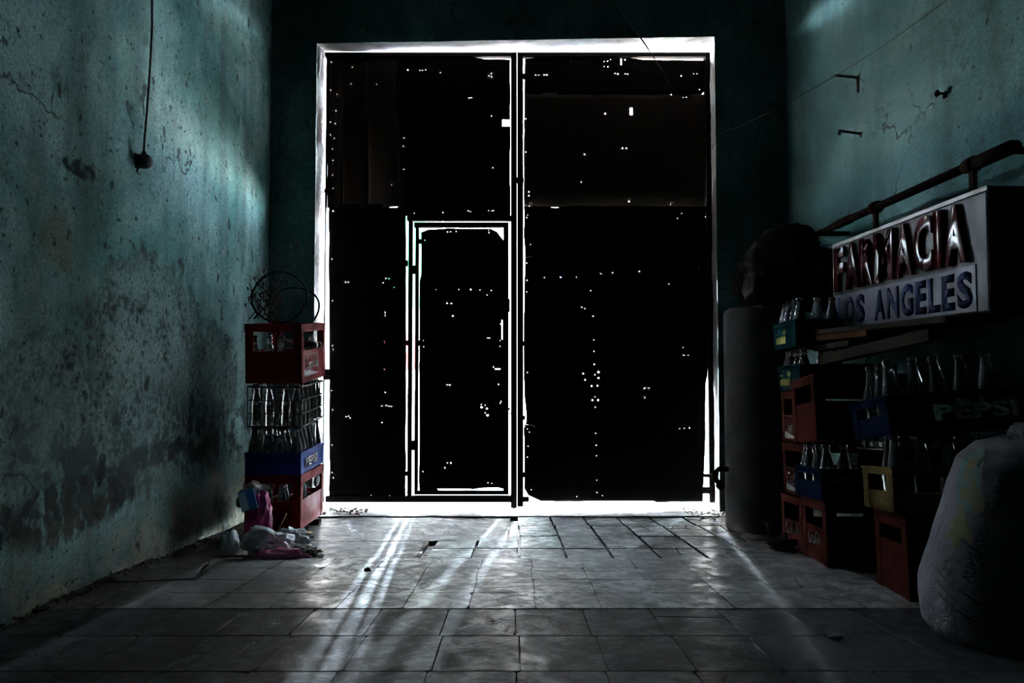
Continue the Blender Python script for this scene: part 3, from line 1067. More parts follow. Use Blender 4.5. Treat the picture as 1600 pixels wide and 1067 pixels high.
def script_strokes():
    """joined-up handwriting of the cola name, as polylines in a box about 3.1 by 1"""
    def arc(cx, cy, rx, ry, a, b, n=10):
        return [(cx + rx * math.cos(R(a + (b - a) * k / n)), cy + ry * math.sin(R(a + (b - a) * k / n))) for k in range(n + 1)]
    S = []
    S.append(arc(0.45, 0.55, 0.36, 0.42, 50, 300, 14) + [(0.85, 0.28)])
    S.append([(0.05, 0.02), (0.5, -0.05), (1.1, 0.06), (1.7, 0.0)])
    S.append(arc(0.88, 0.36, 0.13, 0.2, 0, 360, 10))
    S.append(arc(1.2, 0.36, 0.13, 0.2, 60, 320, 8))
    S.append(arc(1.52, 0.36, 0.13, 0.2, 0, 360, 10))
    S.append([(1.66, 0.56), (1.64, 0.22), (1.74, 0.17)])
    S.append([(1.76, 0.42), (1.86, 0.44)])
    S.append(arc(2.12, 0.6, 0.26, 0.42, 60, 300, 14) + [(2.4, 0.3)])
    S.append(arc(2.45, 0.36, 0.12, 0.2, 0, 360, 10))
    S.append([(2.6, 0.2), (2.74, 0.6), (2.78, 0.98), (2.70, 0.98), (2.66, 0.5), (2.72, 0.18), (2.8, 0.2)])
    S.append(arc(2.94, 0.36, 0.12, 0.2, 0, 360, 10))
    S.append([(3.07, 0.56), (3.05, 0.22), (3.15, 0.18)])
    return S


def script_logo(parent, M, w, mat, wave=True, border=None, name='script_lettering', fat=0.05):
    s = w / 3.15
    bm = bmesh.new()
    for st in script_strokes():
        add_tube(bm, [((x - 1.57) * s, (y - 0.4) * s, 0.0008) for x, y in st], fat * s, 5)
    mesh_obj(name, place_bm(bm, M), mat, parent)
    if border:
        bw, bh, cy = border
        bm = bmesh.new()
        t_ = 0.0022
        for (x0, x1, y0, y1) in ((-bw / 2, bw / 2, bh / 2 - t_, bh / 2), (-bw / 2, bw / 2, -bh / 2, -bh / 2 + t_), (-bw / 2, -bw / 2 + t_, -bh / 2, bh / 2), (bw / 2 - t_, bw / 2, -bh / 2, bh / 2)):
            add_box(bm, x0, x1, y0 + cy, y1 + cy, 0, 0.0012)
        mesh_obj('printed_border', place_bm(bm, M), mat, parent)
        # the wave under the name
        bm = bmesh.new()
        n = 14
        a, b = [], []
        for k in range(n + 1):
            u = k / n
            x = -bw / 2 + bw * u
            y0 = cy - bh * 0.46
            a.append(bm.verts.new((x, y0, 0.0012)))
            b.append(bm.verts.new((x, y0 + bh * (0.30 * (1 - u) ** 1.8 + 0.012 + 0.05 * math.sin(u * 3.14)), 0.0012)))
        for k in range(n):
            bm.faces.new((a[k], a[k + 1], b[k + 1], b[k]))
        mesh_obj('printed_wave', place_bm(bm, M), mat, parent)


# ------------------------------------------------------------------ crates and bottles
def crate(name, label, cat, W, D, Hh, mat, loc, rot, win=None, group=None, dividers=(4, 6), rim=0.035, t=0.010, fins=True, postw=0.042):
    """plastic bottle crate, open on top; win = (low, high) heights of the hand openings, per face"""
    r = root(name, label, cat, loc, rot, group)
    low, high = win if win else (Hh - rim, Hh - rim)
    w, d = W / 2, D / 2
    for sx in (-1, 1):
        for sy in (-1, 1):
            bm = bmesh.new()
            x0, x1 = sorted((sx * w, sx * (w - postw)))
            y0, y1 = sorted((sy * d, sy * (d - postw)))
            xi = sorted((sx * w, sx * (w - t * 1.4)))
            yi = sorted((sy * d, sy * (d - t * 1.4)))
            add_box(bm, xi[0], xi[1], y0, y1, 0, Hh)
            add_box(bm, x0, x1, yi[0], yi[1], 0, Hh - 0.0004)
            mesh_obj('corner_post', bm, mat, r, bevel=0.003)
    e = t * 0.5
    p = postw - 0.004
    for ax, s, ln in (('x', -1, d), ('x', 1, d), ('y', -1, w), ('y', 1, w)):
        for nm, z0, z1, off in (('side_panel', 0.006, low, 0.003), ('top_rim', high, Hh, 0.0)):
            bm = bmesh.new()
            L = ln - p if nm == 'side_panel' else ln
            if ax == 'x':
                a = s * (w - off)
                add_box(bm, *sorted((a, a - s * e)), -L, L, z0, z1)
                if nm == 'top_rim':     # outer lip
                    add_box(bm, *sorted((a + s * 0.003, a - s * e)), -L - .003, L + .003, Hh - 0.006, Hh)
                    add_box(bm, *sorted((a + s * 0.003, a - s * e)), -L - .003, L + .003, high, high + 0.004)
            else:
                a = s * (d - off)
                L2 = L if nm == 'side_panel' else L - t
                add_box(bm, -L2, L2, *sorted((a, a - s * e)), z0, z1)
                if nm == 'top_rim':
                    add_box(bm, -L2, L2, *sorted((a + s * 0.003, a - s * e)), Hh - 0.006, Hh)
                    add_box(bm, -L2, L2, *sorted((a + s * 0.003, a - s * e)), high, high + 0.004)
            mesh_obj(nm, bm, mat, r)
    bm = bmesh.new()
    for k in range(dividers[0] * 2 + 1):
        x = -w + t + (W - 2 * t) * k / (dividers[0] * 2)
        add_box(bm, x - 0.003, x + 0.003, -d + t, d - t, 0.0, 0.006)
    for k in range(dividers[1] * 2 + 1):
        y = -d + t + (D - 2 * t) * k / (dividers[1] * 2)
        add_box(bm, -w + t, w - t, y - 0.003, y + 0.003, 0.001, 0.005)
    mesh_obj('bottom_grid', bm, mat, r)
    dh = low * 0.9
    bm = bmesh.new()
    for k in range(1, dividers[0]):
        x = -w + W * k / dividers[0]
        add_box(bm, x - 0.0015, x + 0.0015, -d + t, d - t, 0.004, dh)
    for k in range(1, dividers[1]):
        y = -d + D * k / dividers[1]
        add_box(bm, -w + t, w - t, y - 0.0015, y + 0.0015, 0.004, dh - 0.001)
    mesh_obj('divider_grid', bm, mat, r)
    return r


def mat_of(o):
    return Matrix.Translation(o.location) @ o.rotation_euler.to_matrix().to_4x4()


def bottle_master(name, mat, h=0.235, r=0.029):
    prof = [(0, 0.004), (r * 0.80, 0.0), (r * 0.97, 0.006), (r, 0.02), (r * 0.90, h * 0.22), (r * 0.88, h * 0.30), (r, h * 0.45), (r * 1.0, h * 0.52),
            (r * 0.86, h * 0.64), (r * 0.60, h * 0.78), (r * 0.46, h * 0.88), (r * 0.44, h * 0.94), (r * 0.52, h * 0.945), (r * 0.54, h * 0.985), (r * 0.46, h), (r * 0.34, h), (r * 0.30, h * 0.95), (0, h * 0.945)]
    bm = bmesh.new()
    add_lathe(bm, prof, 14)
    for v in bm.verts:      # shallow flutes on the waist
        z = v.co.z / h
        if 0.1 < z < 0.4:
            pass
    o = mesh_obj(name, bm, mat, smooth=True)
    return o


bottle_first = {}


def bottle(loc, label, group, mat=None, h=0.235, rot=(0, 0, 0), M=None):
    mat = mat or M_glass
    key = (mat.name, h)
    if key not in bottle_first:
        o = bottle_master('glass_bottle', mat, h)
        bottle_first[key] = o
    else:
        o = bottle_first[key].copy()
        COL.objects.link(o)
    mm = Matrix.Translation(Vector(loc)) @ Matrix.Rotation(rot[2], 4, 'Z') @ Matrix.Rotation(rot[0], 4, 'X') @ Matrix.Rotation(rot[1], 4, 'Y')
    if M is not None:
        mm = M @ mm
    o.matrix_world = mm
    tag(o, label, 'bottle', group)
    return o


rb = random.Random(11)


def fill(cr, W, D, nx, ny, which, label, group, z=0.008, mat=None, h=0.235, jit=0.003):
    """bottles in the compartments of a crate; which = set of (i, j)"""
    M = mat_of(cr)
    left_pile = cr.location.x < 0
    vis = sorted(which)
    fr = sorted(i for i, j in vis if j == 0)
    words = ('first', 'second', 'third', 'fourth', 'fifth', 'sixth', 'seventh')
    sides = {}
    for i, j in vis:
        if j > 0:
            sides.setdefault(i, []).append(j)
    base_label = label
    for (i, j) in which:
        bm_ = mat
        if left_pile and i < nx - 1:
            bm_ = M_glass_d  # bottles away from the lit side: their shade put in as darker glass
        if j == 0:
            label = base_label + ', camera-side row, ' + words[fr.index(i)] + ' from left'
        else:
            col = sorted(sides)
            k = sorted(sides[i]).index(j)
            where = 'right-hand side' if i == nx - 1 else ('left-hand side' if i == 0 else words[i] + ' file')
            label = base_label + ', ' + where + ', ' + words[k] + ' behind front'
        x = -W / 2 + W * (i + 0.5) / nx + rb.uniform(-jit, jit)
        y = -D / 2 + D * (j + 0.5) / ny + rb.uniform(-jit, jit)
        bottle((x, y, z), label, group, bm_, h, (rb.uniform(-.04, .04), rb.uniform(-.04, .04), 0), M)


# ================================================================== left pile of crates
SL = -math.atan(0.077)                       # slope of the floor about x
LW, LD = 0.285, 0.45
LX, LY = -1.2385, 3.835
for yy in (3.98, 4.10):
    pass
base = box('wood_block', M_wood, -0.14, 0.14, -0.03, 0.03, 0, 0.026, bevel=0.003)
base.location = (LX, 4.0, zf(4.0) - 0.017)
base.rotation_euler = (SL, 0, 0.03)
tag(base, 'flat wooden block wedged under the lowest red crate by the left wall', 'block')
c1 = crate('bottle_crate', 'worn red plastic crate at the bottom of the left stack, on the floor', 'crate', LW, LD, 0.285, M_red, (LX, LY, 0.098), (R(-0.5), 0, R(0.8)), win=(0.150, 0.240))
fill(c1, LW, LD, 4, 6, [(0, 0), (1, 0), (2, 0), (3, 2), (3, 1), (2, 1)], 'bottle in lowest left red crate', 'bottles in the lowest left crate', h=0.235)
c2 = crate('bottle_crate', 'shallow blue plastic crate with white lettering in the left stack', 'crate', LW, LD, 0.118, M_blue, (LX, LY, 0.3845), (R(1.2), 0, R(0.8)), rim=0.02, dividers=(4, 6))
M = face_frame((LW / 2 + 0.0006, -0.03, 0.055), (0, 1, 0), (1, 0, 0))
mesh_obj('lettering', place_bm(text_mesh('PEPSI', 0.052, 0.22, bold=0.035, extrude=0.0015, shear=0.0), M), M_white, c2)
fill(c2, LW, LD, 4, 6, [(i, j) for i in range(4) for j in range(6) if i == 3 or j in (0, 1)], 'clear bottle in left blue crate', 'bottles in the left blue crate', h=0.235)


def wire_rack(name, label, W, D, Hh, loc, rot, mat, nx=4, ny=6, r=0.0028):
    rt = root(name, label, 'rack', loc, rot)
    w, d = W / 2, D / 2
    for z in (0.0, Hh * 0.33, Hh * 0.66, Hh):
        bm = bmesh.new()
        add_tube(bm, [(-w, -d, z), (w, -d, z), (w, d, z), (-w, d, z)], r * (1.5 if z in (0, Hh) else 1), 6, closed=True)
        mesh_obj('wire_hoop', bm, mat, rt)
    bm = bmesh.new()
    for k in range(nx + 1):
        x = -w + W * k / nx
        add_tube(bm, [(x, -d, Hh), (x, -d, 0), (x, d, 0), (x, d, Hh)], r, 5)
    for k in range(ny + 1):
        y = -d + D * k / ny
        add_tube(bm, [(-w, y, Hh), (-w, y, 0), (w, y, 0), (w, y, Hh)], r, 5)
    mesh_obj('wire_uprights', bm, mat, rt)
    return rt


wr1 = wire_rack('wire_bottle_rack', 'dark wire bottle rack between blue and red crates, left stack', LW - 0.01, LD - 0.02, 0.205, (LX + 0.002, LY, 0.640), (R(3.2), R(0.5), R(0.8)), M_wire)
fill(wr1, LW, LD, 4, 6, [(i, j) for i in range(4) for j in range(6) if i == 3 or j == 0], 'clear bottle in left wire rack', 'bottles in the left wire rack', h=0.212, z=0.004)
c3 = crate('bottle_crate', 'red plastic crate with white logo on top of the left stack', 'crate', LW + 0.004, LD, 0.305, M_red, (LX, LY, 0.868), (R(4.6), R(0.3), R(0.2)), win=(0.165, 0.265), dividers=(4, 6))
M = face_frame(((LW + 0.004) / 2 - 0.0024, -0.04, 0.088), (0, 1, 0), (1, 0, 0))
script_logo(c3, M, 0.23, M_white, border=(0.27, 0.115, 0.0))
fill(c3, LW, LD, 4, 6, [(3, 1), (3, 3), (3, 4), (1, 0), (2, 0), (0, 0)], 'bottle in top left red crate', 'bottles in the top left crate', h=0.235, z=0.01)
bottle((0.0, -0.13, 0.20), 'bottle lying across the others inside the top left crate', None, M_glass, 0.235, (R(90), 0, R(80)), mat_of(c3))

# wire hoops and dry stems on the top crate
ZT3 = 1.19


def hoop(cx, cy, Y, rp, tilt, rad, label, squash=1.0, yaw=0.0):
    c = P(cx, cy, Y)
    s = Y / F
    bm = bmesh.new()
    pts = []
    for k in range(48):
        a = 2 * math.pi * k / 48
        pts.append(Vector((math.cos(a) * rp * s, 0.012 * math.sin(3 * a), math.sin(a) * rp * s * squash)))
    add_tube(bm, pts, rad, 7, closed=True)
    o = mesh_obj('wire_hoop', bm, M_wire, smooth=True)
    o.location = c
    o.rotation_euler = (R(tilt), 0, R(yaw))
    return tag(o, label, 'hoop')


hoop(437, 464, 3.78, 42, -8, 0.0062, 'round dark metal hoop standing on the top left crate, larger one', 0.96, 8)
hoop(462, 480, 3.92, 40, 12, 0.005, 'thin dark hoop leaning behind the larger hoop on the crate', 0.78, -12)
rt_ = random.Random(5)


def stem_plant(name, label, base_pt, tips, seed, side=5):
    rr = random.Random(seed)
    o = root(name, label, 'branches', base_pt)
    for tip in tips:
        bm = bmesh.new()
        b = Vector((rr.uniform(-.02, .02), rr.uniform(-.02, .02), 0))
        e = Vector(tip) - Vector(base_pt)
        pts = [b.lerp(e, k / 6) + Vector((rr.uniform(-1, 1), rr.uniform(-1, 1), rr.uniform(-.3, .3))) * 0.012 * (1 if k else 0) for k in range(7)]
        add_tube(bm, pts, [0.0035 - 0.0004 * k for k in range(7)], 5)
        for q in range(side):
            k = rr.randint(2, 5)
            d = Vector((rr.uniform(-1, 1), rr.uniform(-.6, .6), rr.uniform(-.2, 1))) * rr.uniform(.02, .06)
            add_tube(bm, [pts[k], pts[k] + d * .6, pts[k] + d + Vector((0, 0, -.008))], [0.0018, 0.0013, 0.0008], 4)
            tipp = pts[k] + d
            add_tube(bm, [tipp, tipp + d * 0.12 + Vector((0, 0, -.012)), tipp + Vector((0.002, 0, -.026))], [0.001, 0.006, 0.001], 5)
        mesh_obj('dry_stem', bm, M_twig, o)
    return o


stem_plant('dry_branches', 'tangle of dry twigs rising behind the hoops on the left crate', P(420, 498, 3.9),
           [P(464, 362, 4.05), P(447, 400, 4.0), P(404, 418, 3.95), P(392, 458, 3.8), P(388, 440, 3.85), P(398, 425, 3.8), P(440, 420, 4.0), P(415, 405, 4.1)], 3, 7)
bm = bmesh.new()
for k in range(7):
    a = P(403 + rt_.uniform(-14, 20), 498, 3.75)
    b = P(398 + rt_.uniform(-14, 30), 450 + rt_.uniform(-20, 20), 3.75)
    c = P(410 + rt_.uniform(-14, 36), 480, 3.8)
    add_tube(bm, [a, a.lerp(b, .5) + Vector((rt_.uniform(-.04, .04), 0, .02)), b, b.lerp(c, .5) + Vector((rt_.uniform(-.03, .03), 0, .02)), c], 0.0026, 5)
tag(mesh_obj('loose_wire_tangle', bm, M_wire, smooth=True), 'tangle of loose dark wire lying at the left edge of the top crate', 'wire')

# ================================================================== rubbish in front of the left pile
def crumple(name, label, cat, mat, loc, size, seed, flat=0.0, rough=1.0, sub=4, group=None, rot=(0, 0, 0), parent=None):
    bm = bmesh.new()
    bmesh.ops.create_icosphere(bm, subdivisions=sub, radius=1)
    for v in bm.verts:
        p = v.co.copy()
        d = 0.30 * noise.noise(p * 1.4 + Vector((seed, 0, 0)))
        rg = noise.ridged_multi_fractal(p * 1.6 + Vector((0, seed, 0)), 0.9, 2.1, 4, 0.9, 2.0) * 0.13
        r2 = noise.ridged_multi_fractal(p * 4.5 + Vector((seed, 3, 0)), 0.8, 2.2, 3, 0.9, 2.0) * 0.055
        v.co = p * (1 + (d + rg + r2 - 0.2) * rough)
        v.co.x *= size[0]
        v.co.y *= size[1]
        v.co.z *= size[2]
        if v.co.z < -size[2] * 0.55:
            v.co.z = -size[2] * 0.55 + (v.co.z + size[2] * 0.55) * flat
        v.co.z += size[2] * 0.55
    o = mesh_obj(name, bm, mat, parent, smooth=True)
    o.location = loc
    o.rotation_euler = rot
    if parent is None:
        tag(o, label, cat, group)
    return o


def fp(px, py):
    """floor point seen at px, py"""
    Y = 610 / (py - 660)
    return Vector(((px - 805) / F * Y, Y, zt(Y) + 0.002))


g = root('rubbish_bag', 'upright magenta plastic bag stuffed with rubbish beside the left crates', 'bag', fp(402, 838))
crumple('bag_film', None, None, M_bagmag, (0.02, 0, 0), (0.066, 0.080, 0.150), 3, parent=g, rough=1.5, sub=5)
crumple('bag_folds', None, None, M_bagmag, (0.045, -0.035, 0.0), (0.040, 0.045, 0.14), 8, parent=g, rough=2.0, sub=5)
crumple('bag_neck', None, None, M_bagclear, (-0.02, 0.02, 0.21), (0.045, 0.05, 0.05), 14, parent=g, rough=1.6)
bm = bmesh.new()
add_box(bm, -0.035, 0.035, -0.012, 0.012, 0, 0.095)
ct = mesh_obj('drink_carton', bm, grimy('blue_carton', (0.03, 0.22, 0.62), 0.4, 0, (0.02, 0.1, 0.3), 0.4, 20, 0.1), bevel=0.002)
ct.location = P(391, 797, 3.30)
ct.rotation_euler = (R(-8), R(-14), R(20))
tag(ct, 'crushed blue drinks carton leaning on the magenta bag', 'carton')
bm = bmesh.new()
add_box(bm, -0.036, -0.002, -0.0135, -0.012, 0.005, 0.09)
mesh_obj('carton_label', bm, grimy('pale_carton_print', (0.45, 0.62, 0.75), 0.5), ct)
cs = crumple('crumpled_packet', 'crumpled dull yellow packet beside the blue carton', 'packet', grimy('yellow_packet', (0.16, 0.13, 0.05), 0.5), P(378, 792, 3.36), (0.022, 0.02, 0.055), 5)
crumple('plastic_bag', 'crumpled white plastic bag on the floor in front of the left crates', 'bag', M_bagwhite, fp(422, 862), (0.115, 0.075, 0.080), 21, rough=1.8, sub=5)
crumple('plastic_bag', 'small clear plastic bag lying against the left wall', 'bag', M_bagclear, fp(365, 856), (0.035, 0.04, 0.065), 33, rough=1.5)
crumple('plastic_bag', 'greyish clear bag heaped behind the white bag, nearest the crate', 'bag', M_bagclear, fp(462, 848), (0.075, 0.05, 0.055), 44, rough=2.0, sub=5)
crumple('plastic_bag', 'flat pale pink plastic bag lying in front of the white bag', 'bag', M_bagpink, fp(446, 868), (0.105, 0.035, 0.034), 52, rough=1.5, sub=5)
crumple('rubbish_scraps', 'dirty brown scraps of leaves and film beside the white bag', 'rubbish', grimy('brown_scraps', (0.10, 0.085, 0.06), 0.7), fp(486, 860), (0.05, 0.05, 0.028), 61, rough=1.8)
crumple('paper_scrap', 'small white crumpled paper at the right end of the rubbish', 'paper', M_bagwhite, fp(504, 864), (0.016, 0.014, 0.018), 71, rough=1.4, sub=3)
crumple('food_wrapper', 'small yellow wrapper beside the lowest red crate', 'wrapper', grimy('yellow_film', (0.55, 0.38, 0.05), 0.4), fp(483, 828), (0.032, 0.02, 0.010), 81, rough=1.2, sub=3)
tg = tube('plastic_stick', plain('lilac_plastic', (0.25, 0.27, 0.5), 0.4), [fp(474, 838) + Vector((0, 0, .02)), fp(493, 837) + Vector((0, 0, .02))], 0.006)
tag(tg, 'short lilac plastic stick among the rubbish by the crate', 'stick')
tg = tube('rubbish_stick', M_twig, [fp(345, 863) + Vector((0, 0, .008)), fp(408, 866) + Vector((0, 0, .012))], 0.006)
tag(tg, 'dark stick on the floor left of the rubbish bags', 'stick')
tg = tube('straw', plain('yellow_straw', (0.3, 0.22, 0.08), 0.5), [P(434, 830, 3.45), P(448, 802, 3.5)], 0.003)
tag(tg, 'thin yellowish straw leaning against the lowest red crate', 'straw')
crumple('wadded_film', 'twist of clear film caught in the lowest left crate opening', 'film', M_bagclear, (-1.115, 3.98, 0.27), (0.015, 0.03, 0.04), 91, rough=1.6, sub=3)

# ================================================================== tank, cloth heap on the right
TC = Vector((1.345, 3.82, zt(3.82) - 0.004))
tk = root('steel_tank', 'tall grey cylindrical steel tank with a rounded top edge, right of the doorway', 'tank', TC)
bm = bmesh.new()
r0, hh = 0.205, 1.26 - TC.z
add_lathe(bm, [(0, 0), (r0 - 0.012, 0), (r0, 0.012), (r0 + .002, 0.03), (r0, 0.05), (r0, hh * 0.5), (r0, hh - 0.04), (r0 - 0.008, hh - 0.02), (r0 - 0.03, hh - 0.005), (r0 - 0.05, hh), (0, hh)], 56)
mesh_obj('tank_shell', bm, M_tank, tk, smooth=True)
pl = P(1139, 733, 3.80) - TC
tube('outlet_pipe', M_iron, [pl + Vector((0.06, 0, 0)), pl, pl + Vector((-0.055, 0, 0)), pl + Vector((-0.070, 0, -0.015)), pl + Vector((-0.072, 0, -0.05)), pl + Vector((-0.05, 0, -0.085))], [0.014, 0.014, 0.014, 0.015, 0.014, 0.014], tk)
tube('pipe_cap', M_iron, [pl + Vector((-0.058, 0, -0.078)), pl + Vector((-0.036, 0, -0.098))], 0.021, tk, 10)
pk = P(1140, 652, 3.80) - TC
tube('valve_knob', M_iron, [pk + Vector((0.05, 0, 0)), pk + Vector((-0.002, 0, 0)), pk + Vector((-0.01, 0, 0))], [0.01, 0.010, 0.022], tk, 10)

M_rag = grimy('dark_sacking', (0.012, 0.010, 0.008), 0.95, 0, (0.005, 0.004, 0.004), 0.6, 12, 0.9, spec=0.05)
M_rag2 = grimy('pale_sacking', (0.035, 0.028, 0.020), 0.95, 0, (0.010, 0.008, 0.006), 0.7, 22, 0.9, spec=0.05)
hp_ = root('sacking_heap', 'dark heap of old sacking and straw piled on the grey tank', 'heap', (1.42, 3.80, 1.262))
crumple('sacking_bundle', None, None, M_rag, (0.04, 0, -0.01), (0.27, 0.24, 0.27), 101, parent=hp_, rough=0.9, sub=5)
crumple('sacking_bundle', None, None, M_rag, (0.16, -0.12, -0.03), (0.17, 0.16, 0.20), 113, parent=hp_, rough=1.0, sub=4)
crumple('pale_fold', None, None, M_rag2, (-0.12, -0.13, 0.01), (0.10, 0.08, 0.13), 121, parent=hp_, rough=1.3, sub=4)
bm = bmesh.new()
rs = random.Random(8)
for k in range(900):
    th_, ph_ = rs.uniform(2.2, 5.6), rs.uniform(0.0, 1.5)
    a = Vector((0.05 + 0.27 * math.cos(th_) * math.cos(ph_), 0.24 * math.sin(th_) * math.cos(ph_), 0.08 + 0.33 * math.sin(ph_)))
    d = Vector((rs.uniform(-1, 1), rs.uniform(-.5, .5), rs.uniform(-.5, .4))) * rs.uniform(.03, .09)
    add_tube(bm, [a, a + d * .5 + Vector((0, 0, .01)), a + d], 0.0022, 3)
mesh_obj('loose_straw', bm, M_rag2, hp_)['kind'] = 'stuff'

# small junk between the tank and the crates
crumple('crumpled_can', 'small crushed dark tin at the foot of the tank', 'can', M_iron, (1.27, 3.34, zt(3.34)), (0.03, 0.03, 0.035), 131, sub=3)
tg = tube('pipe_stub', M_wood, [(1.222, 3.36, zt(3.36) + 0.012), (1.205, 3.40, zt(3.36) + 0.10)], [0.016, 0.013], n=10)
tag(tg, 'short pale pipe stub leaning between tank and red crates', 'pipe')
crumple('dirt_clump', 'clump of dark dirt and leaves between tank and red crates', 'dirt', M_rag, (1.20, 3.20, zt(3.2)), (0.06, 0.06, 0.04), 137, rough=1.6)['kind'] = 'stuff'

# ================================================================== right pile of crates
RD = 0.285      # crate end, along y
RWd = 0.42      # crate length, along x


def rcrate(label, x0, yn, z, Hh, mat, rx=-4.4, ry=0.0, rz=0.0, win=None, W=RWd, D=RD, **k):
    """crate given by the x of its near left face, the y of its camera side and its bottom height"""
    return crate('bottle_crate', label, 'crate', W, D, Hh, mat, (x0 + W / 2, yn + D / 2, z), (R(rx), R(ry), R(rz)), win=win, dividers=(6, 4), **k)


GL = M_glass_d
# farthest column: three red crates, two teal ones
zc = zt(3.23)
w1 = (0.125, 0.20)
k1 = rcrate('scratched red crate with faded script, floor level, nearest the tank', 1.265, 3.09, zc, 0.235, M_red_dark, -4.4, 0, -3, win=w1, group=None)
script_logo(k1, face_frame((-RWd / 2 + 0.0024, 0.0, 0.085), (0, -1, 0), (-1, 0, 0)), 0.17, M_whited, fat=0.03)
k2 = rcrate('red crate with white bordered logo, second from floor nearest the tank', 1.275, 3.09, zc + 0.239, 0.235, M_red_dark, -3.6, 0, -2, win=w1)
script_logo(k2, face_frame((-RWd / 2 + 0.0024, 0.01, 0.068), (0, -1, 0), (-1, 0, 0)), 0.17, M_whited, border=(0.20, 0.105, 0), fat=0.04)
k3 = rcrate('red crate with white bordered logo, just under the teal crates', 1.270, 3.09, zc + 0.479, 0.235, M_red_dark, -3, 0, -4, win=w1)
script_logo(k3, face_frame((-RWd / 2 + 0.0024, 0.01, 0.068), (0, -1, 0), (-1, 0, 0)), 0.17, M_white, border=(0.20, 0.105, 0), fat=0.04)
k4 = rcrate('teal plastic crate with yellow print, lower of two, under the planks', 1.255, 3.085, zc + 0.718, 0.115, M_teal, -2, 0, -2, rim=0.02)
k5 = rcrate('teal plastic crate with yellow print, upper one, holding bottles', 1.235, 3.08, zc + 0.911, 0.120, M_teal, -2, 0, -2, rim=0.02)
for kk in (k4, k5):
    Mf = face_frame((-RWd / 2 - 0.0004, 0.03, 0.035), (0, -1, 0), (-1, 0, 0))
    bm = bmesh.new()
    for q in range(13):
        add_box(bm, -0.075 + q * 0.010, -0.0685 + q * 0.010 + 0.002 * (q % 3), -0.012 - 0.003 * (q % 2), 0.012 + 0.004 * (q * 7 % 3), 0, 0.0016)
    add_box(bm, -0.072, -0.050, 0.030, 0.036, 0, 0.0014)
    for cx_ in (0.038,):      # a spiky yellow leaf
        for a in (35, 60, 90, 118, 148):
            l_ = 0.030
            d = Vector((math.cos(R(a)), math.sin(R(a)), 0))
            s_ = Vector((-d.y, d.x, 0)) * 0.005
            b0 = Vector((cx_, 0.026, 0.0014))
            vs_ = [bm.verts.new(b0 - s_), bm.verts.new(b0 + s_), bm.verts.new(b0 + d * l_ + s_ * .4), bm.verts.new(b0 + d * l_ - s_ * .4)]
            bm.faces.new(vs_)
    mesh_obj('yellow_print', place_bm(bm, Mf), M_ylw, kk)
fill(k4, RWd, RD, 6, 4, [(0, j) for j in range(4)] + [(1, 0), (2, 0)], 'dusty bottle in lower teal crate', 'bottles in the lower teal crate', mat=GL, h=0.180, z=0.004)
fill(k5, RWd, RD, 6, 4, [(i, j) for i in range(5) for j in range(4) if i == 0 or j == 0], 'bottle in upper teal crate', 'bottles in the upper teal crate', mat=M_glass, h=0.215, z=0.004)

# second column
z2 = zt(2.85)
w2 = (0.135, 0.205)
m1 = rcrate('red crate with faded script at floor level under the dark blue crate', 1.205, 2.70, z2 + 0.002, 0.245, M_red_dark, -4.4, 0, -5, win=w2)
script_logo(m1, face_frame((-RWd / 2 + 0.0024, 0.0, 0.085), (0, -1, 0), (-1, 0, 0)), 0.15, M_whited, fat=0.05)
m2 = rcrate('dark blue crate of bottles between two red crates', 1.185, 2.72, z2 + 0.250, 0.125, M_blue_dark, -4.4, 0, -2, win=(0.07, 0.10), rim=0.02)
fill(m2, RWd, RD, 6, 4, [(i, j) for i in range(6) for j in range(4) if i == 0 or j == 0], 'bottle in small dark blue crate', 'bottles in the dark blue crate', mat=M_glass, h=0.212, z=0.004)
m3 = rcrate('large dull red crate with tall opening, tilted on bottle tops', 1.185, 2.735, z2 + 0.474, 0.262, M_red_dark, -7.5, 0, -4, win=(0.155, 0.225))

# dark column between them
z3 = zt(2.6)
n1 = rcrate('black plastic crate on the floor between the two red crates', 1.335, 2.475, z3, 0.25, M_black, -4.4, 0, 0, win=(0.13, 0.2), D=0.2, W=0.36)
n2 = rcrate('upper black plastic crate beneath the wire rack on the right', 1.33, 2.475, z3 + 0.252, 0.20, M_black, -4.4, 0, 0, win=(0.12, 0.17), D=0.2, W=0.36)
n3 = wire_rack('wire_bottle_rack', 'dark wire rack of bottles beside the tilted red crate', 0.34, 0.19, 0.15, (1.46, 2.575, z3 + 0.462), (R(-4.4), 0, 0), M_wire, 5, 3)
fill(n3, 0.34, 0.19, 5, 3, [(0, j) for j in range(3)] + [(1, 0), (1, 1), (2, 0)], 'dusty bottle in right wire rack', 'bottles in the right wire rack', mat=GL, h=0.212, z=0.005)

# near column
z4 = zt(2.32)
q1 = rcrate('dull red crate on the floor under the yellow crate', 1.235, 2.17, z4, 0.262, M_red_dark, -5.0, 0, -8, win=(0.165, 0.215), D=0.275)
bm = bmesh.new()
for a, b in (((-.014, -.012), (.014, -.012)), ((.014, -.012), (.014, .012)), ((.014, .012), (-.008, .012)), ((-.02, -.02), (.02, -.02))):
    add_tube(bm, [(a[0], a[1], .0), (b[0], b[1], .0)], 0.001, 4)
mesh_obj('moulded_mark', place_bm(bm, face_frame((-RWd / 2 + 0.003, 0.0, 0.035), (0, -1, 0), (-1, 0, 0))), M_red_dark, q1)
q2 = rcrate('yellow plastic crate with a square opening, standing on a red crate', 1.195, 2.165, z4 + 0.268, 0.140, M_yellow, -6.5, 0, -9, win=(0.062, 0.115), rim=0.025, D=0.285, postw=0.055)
fill(q2, RWd, 0.285, 6, 4, [(i, j) for i in range(6) for j in range(4) if j == 0 or i == 0 and j < 2], 'dusty bottle in yellow crate', 'bottles in the yellow crate', mat=M_glass, h=0.235, z=0.006)
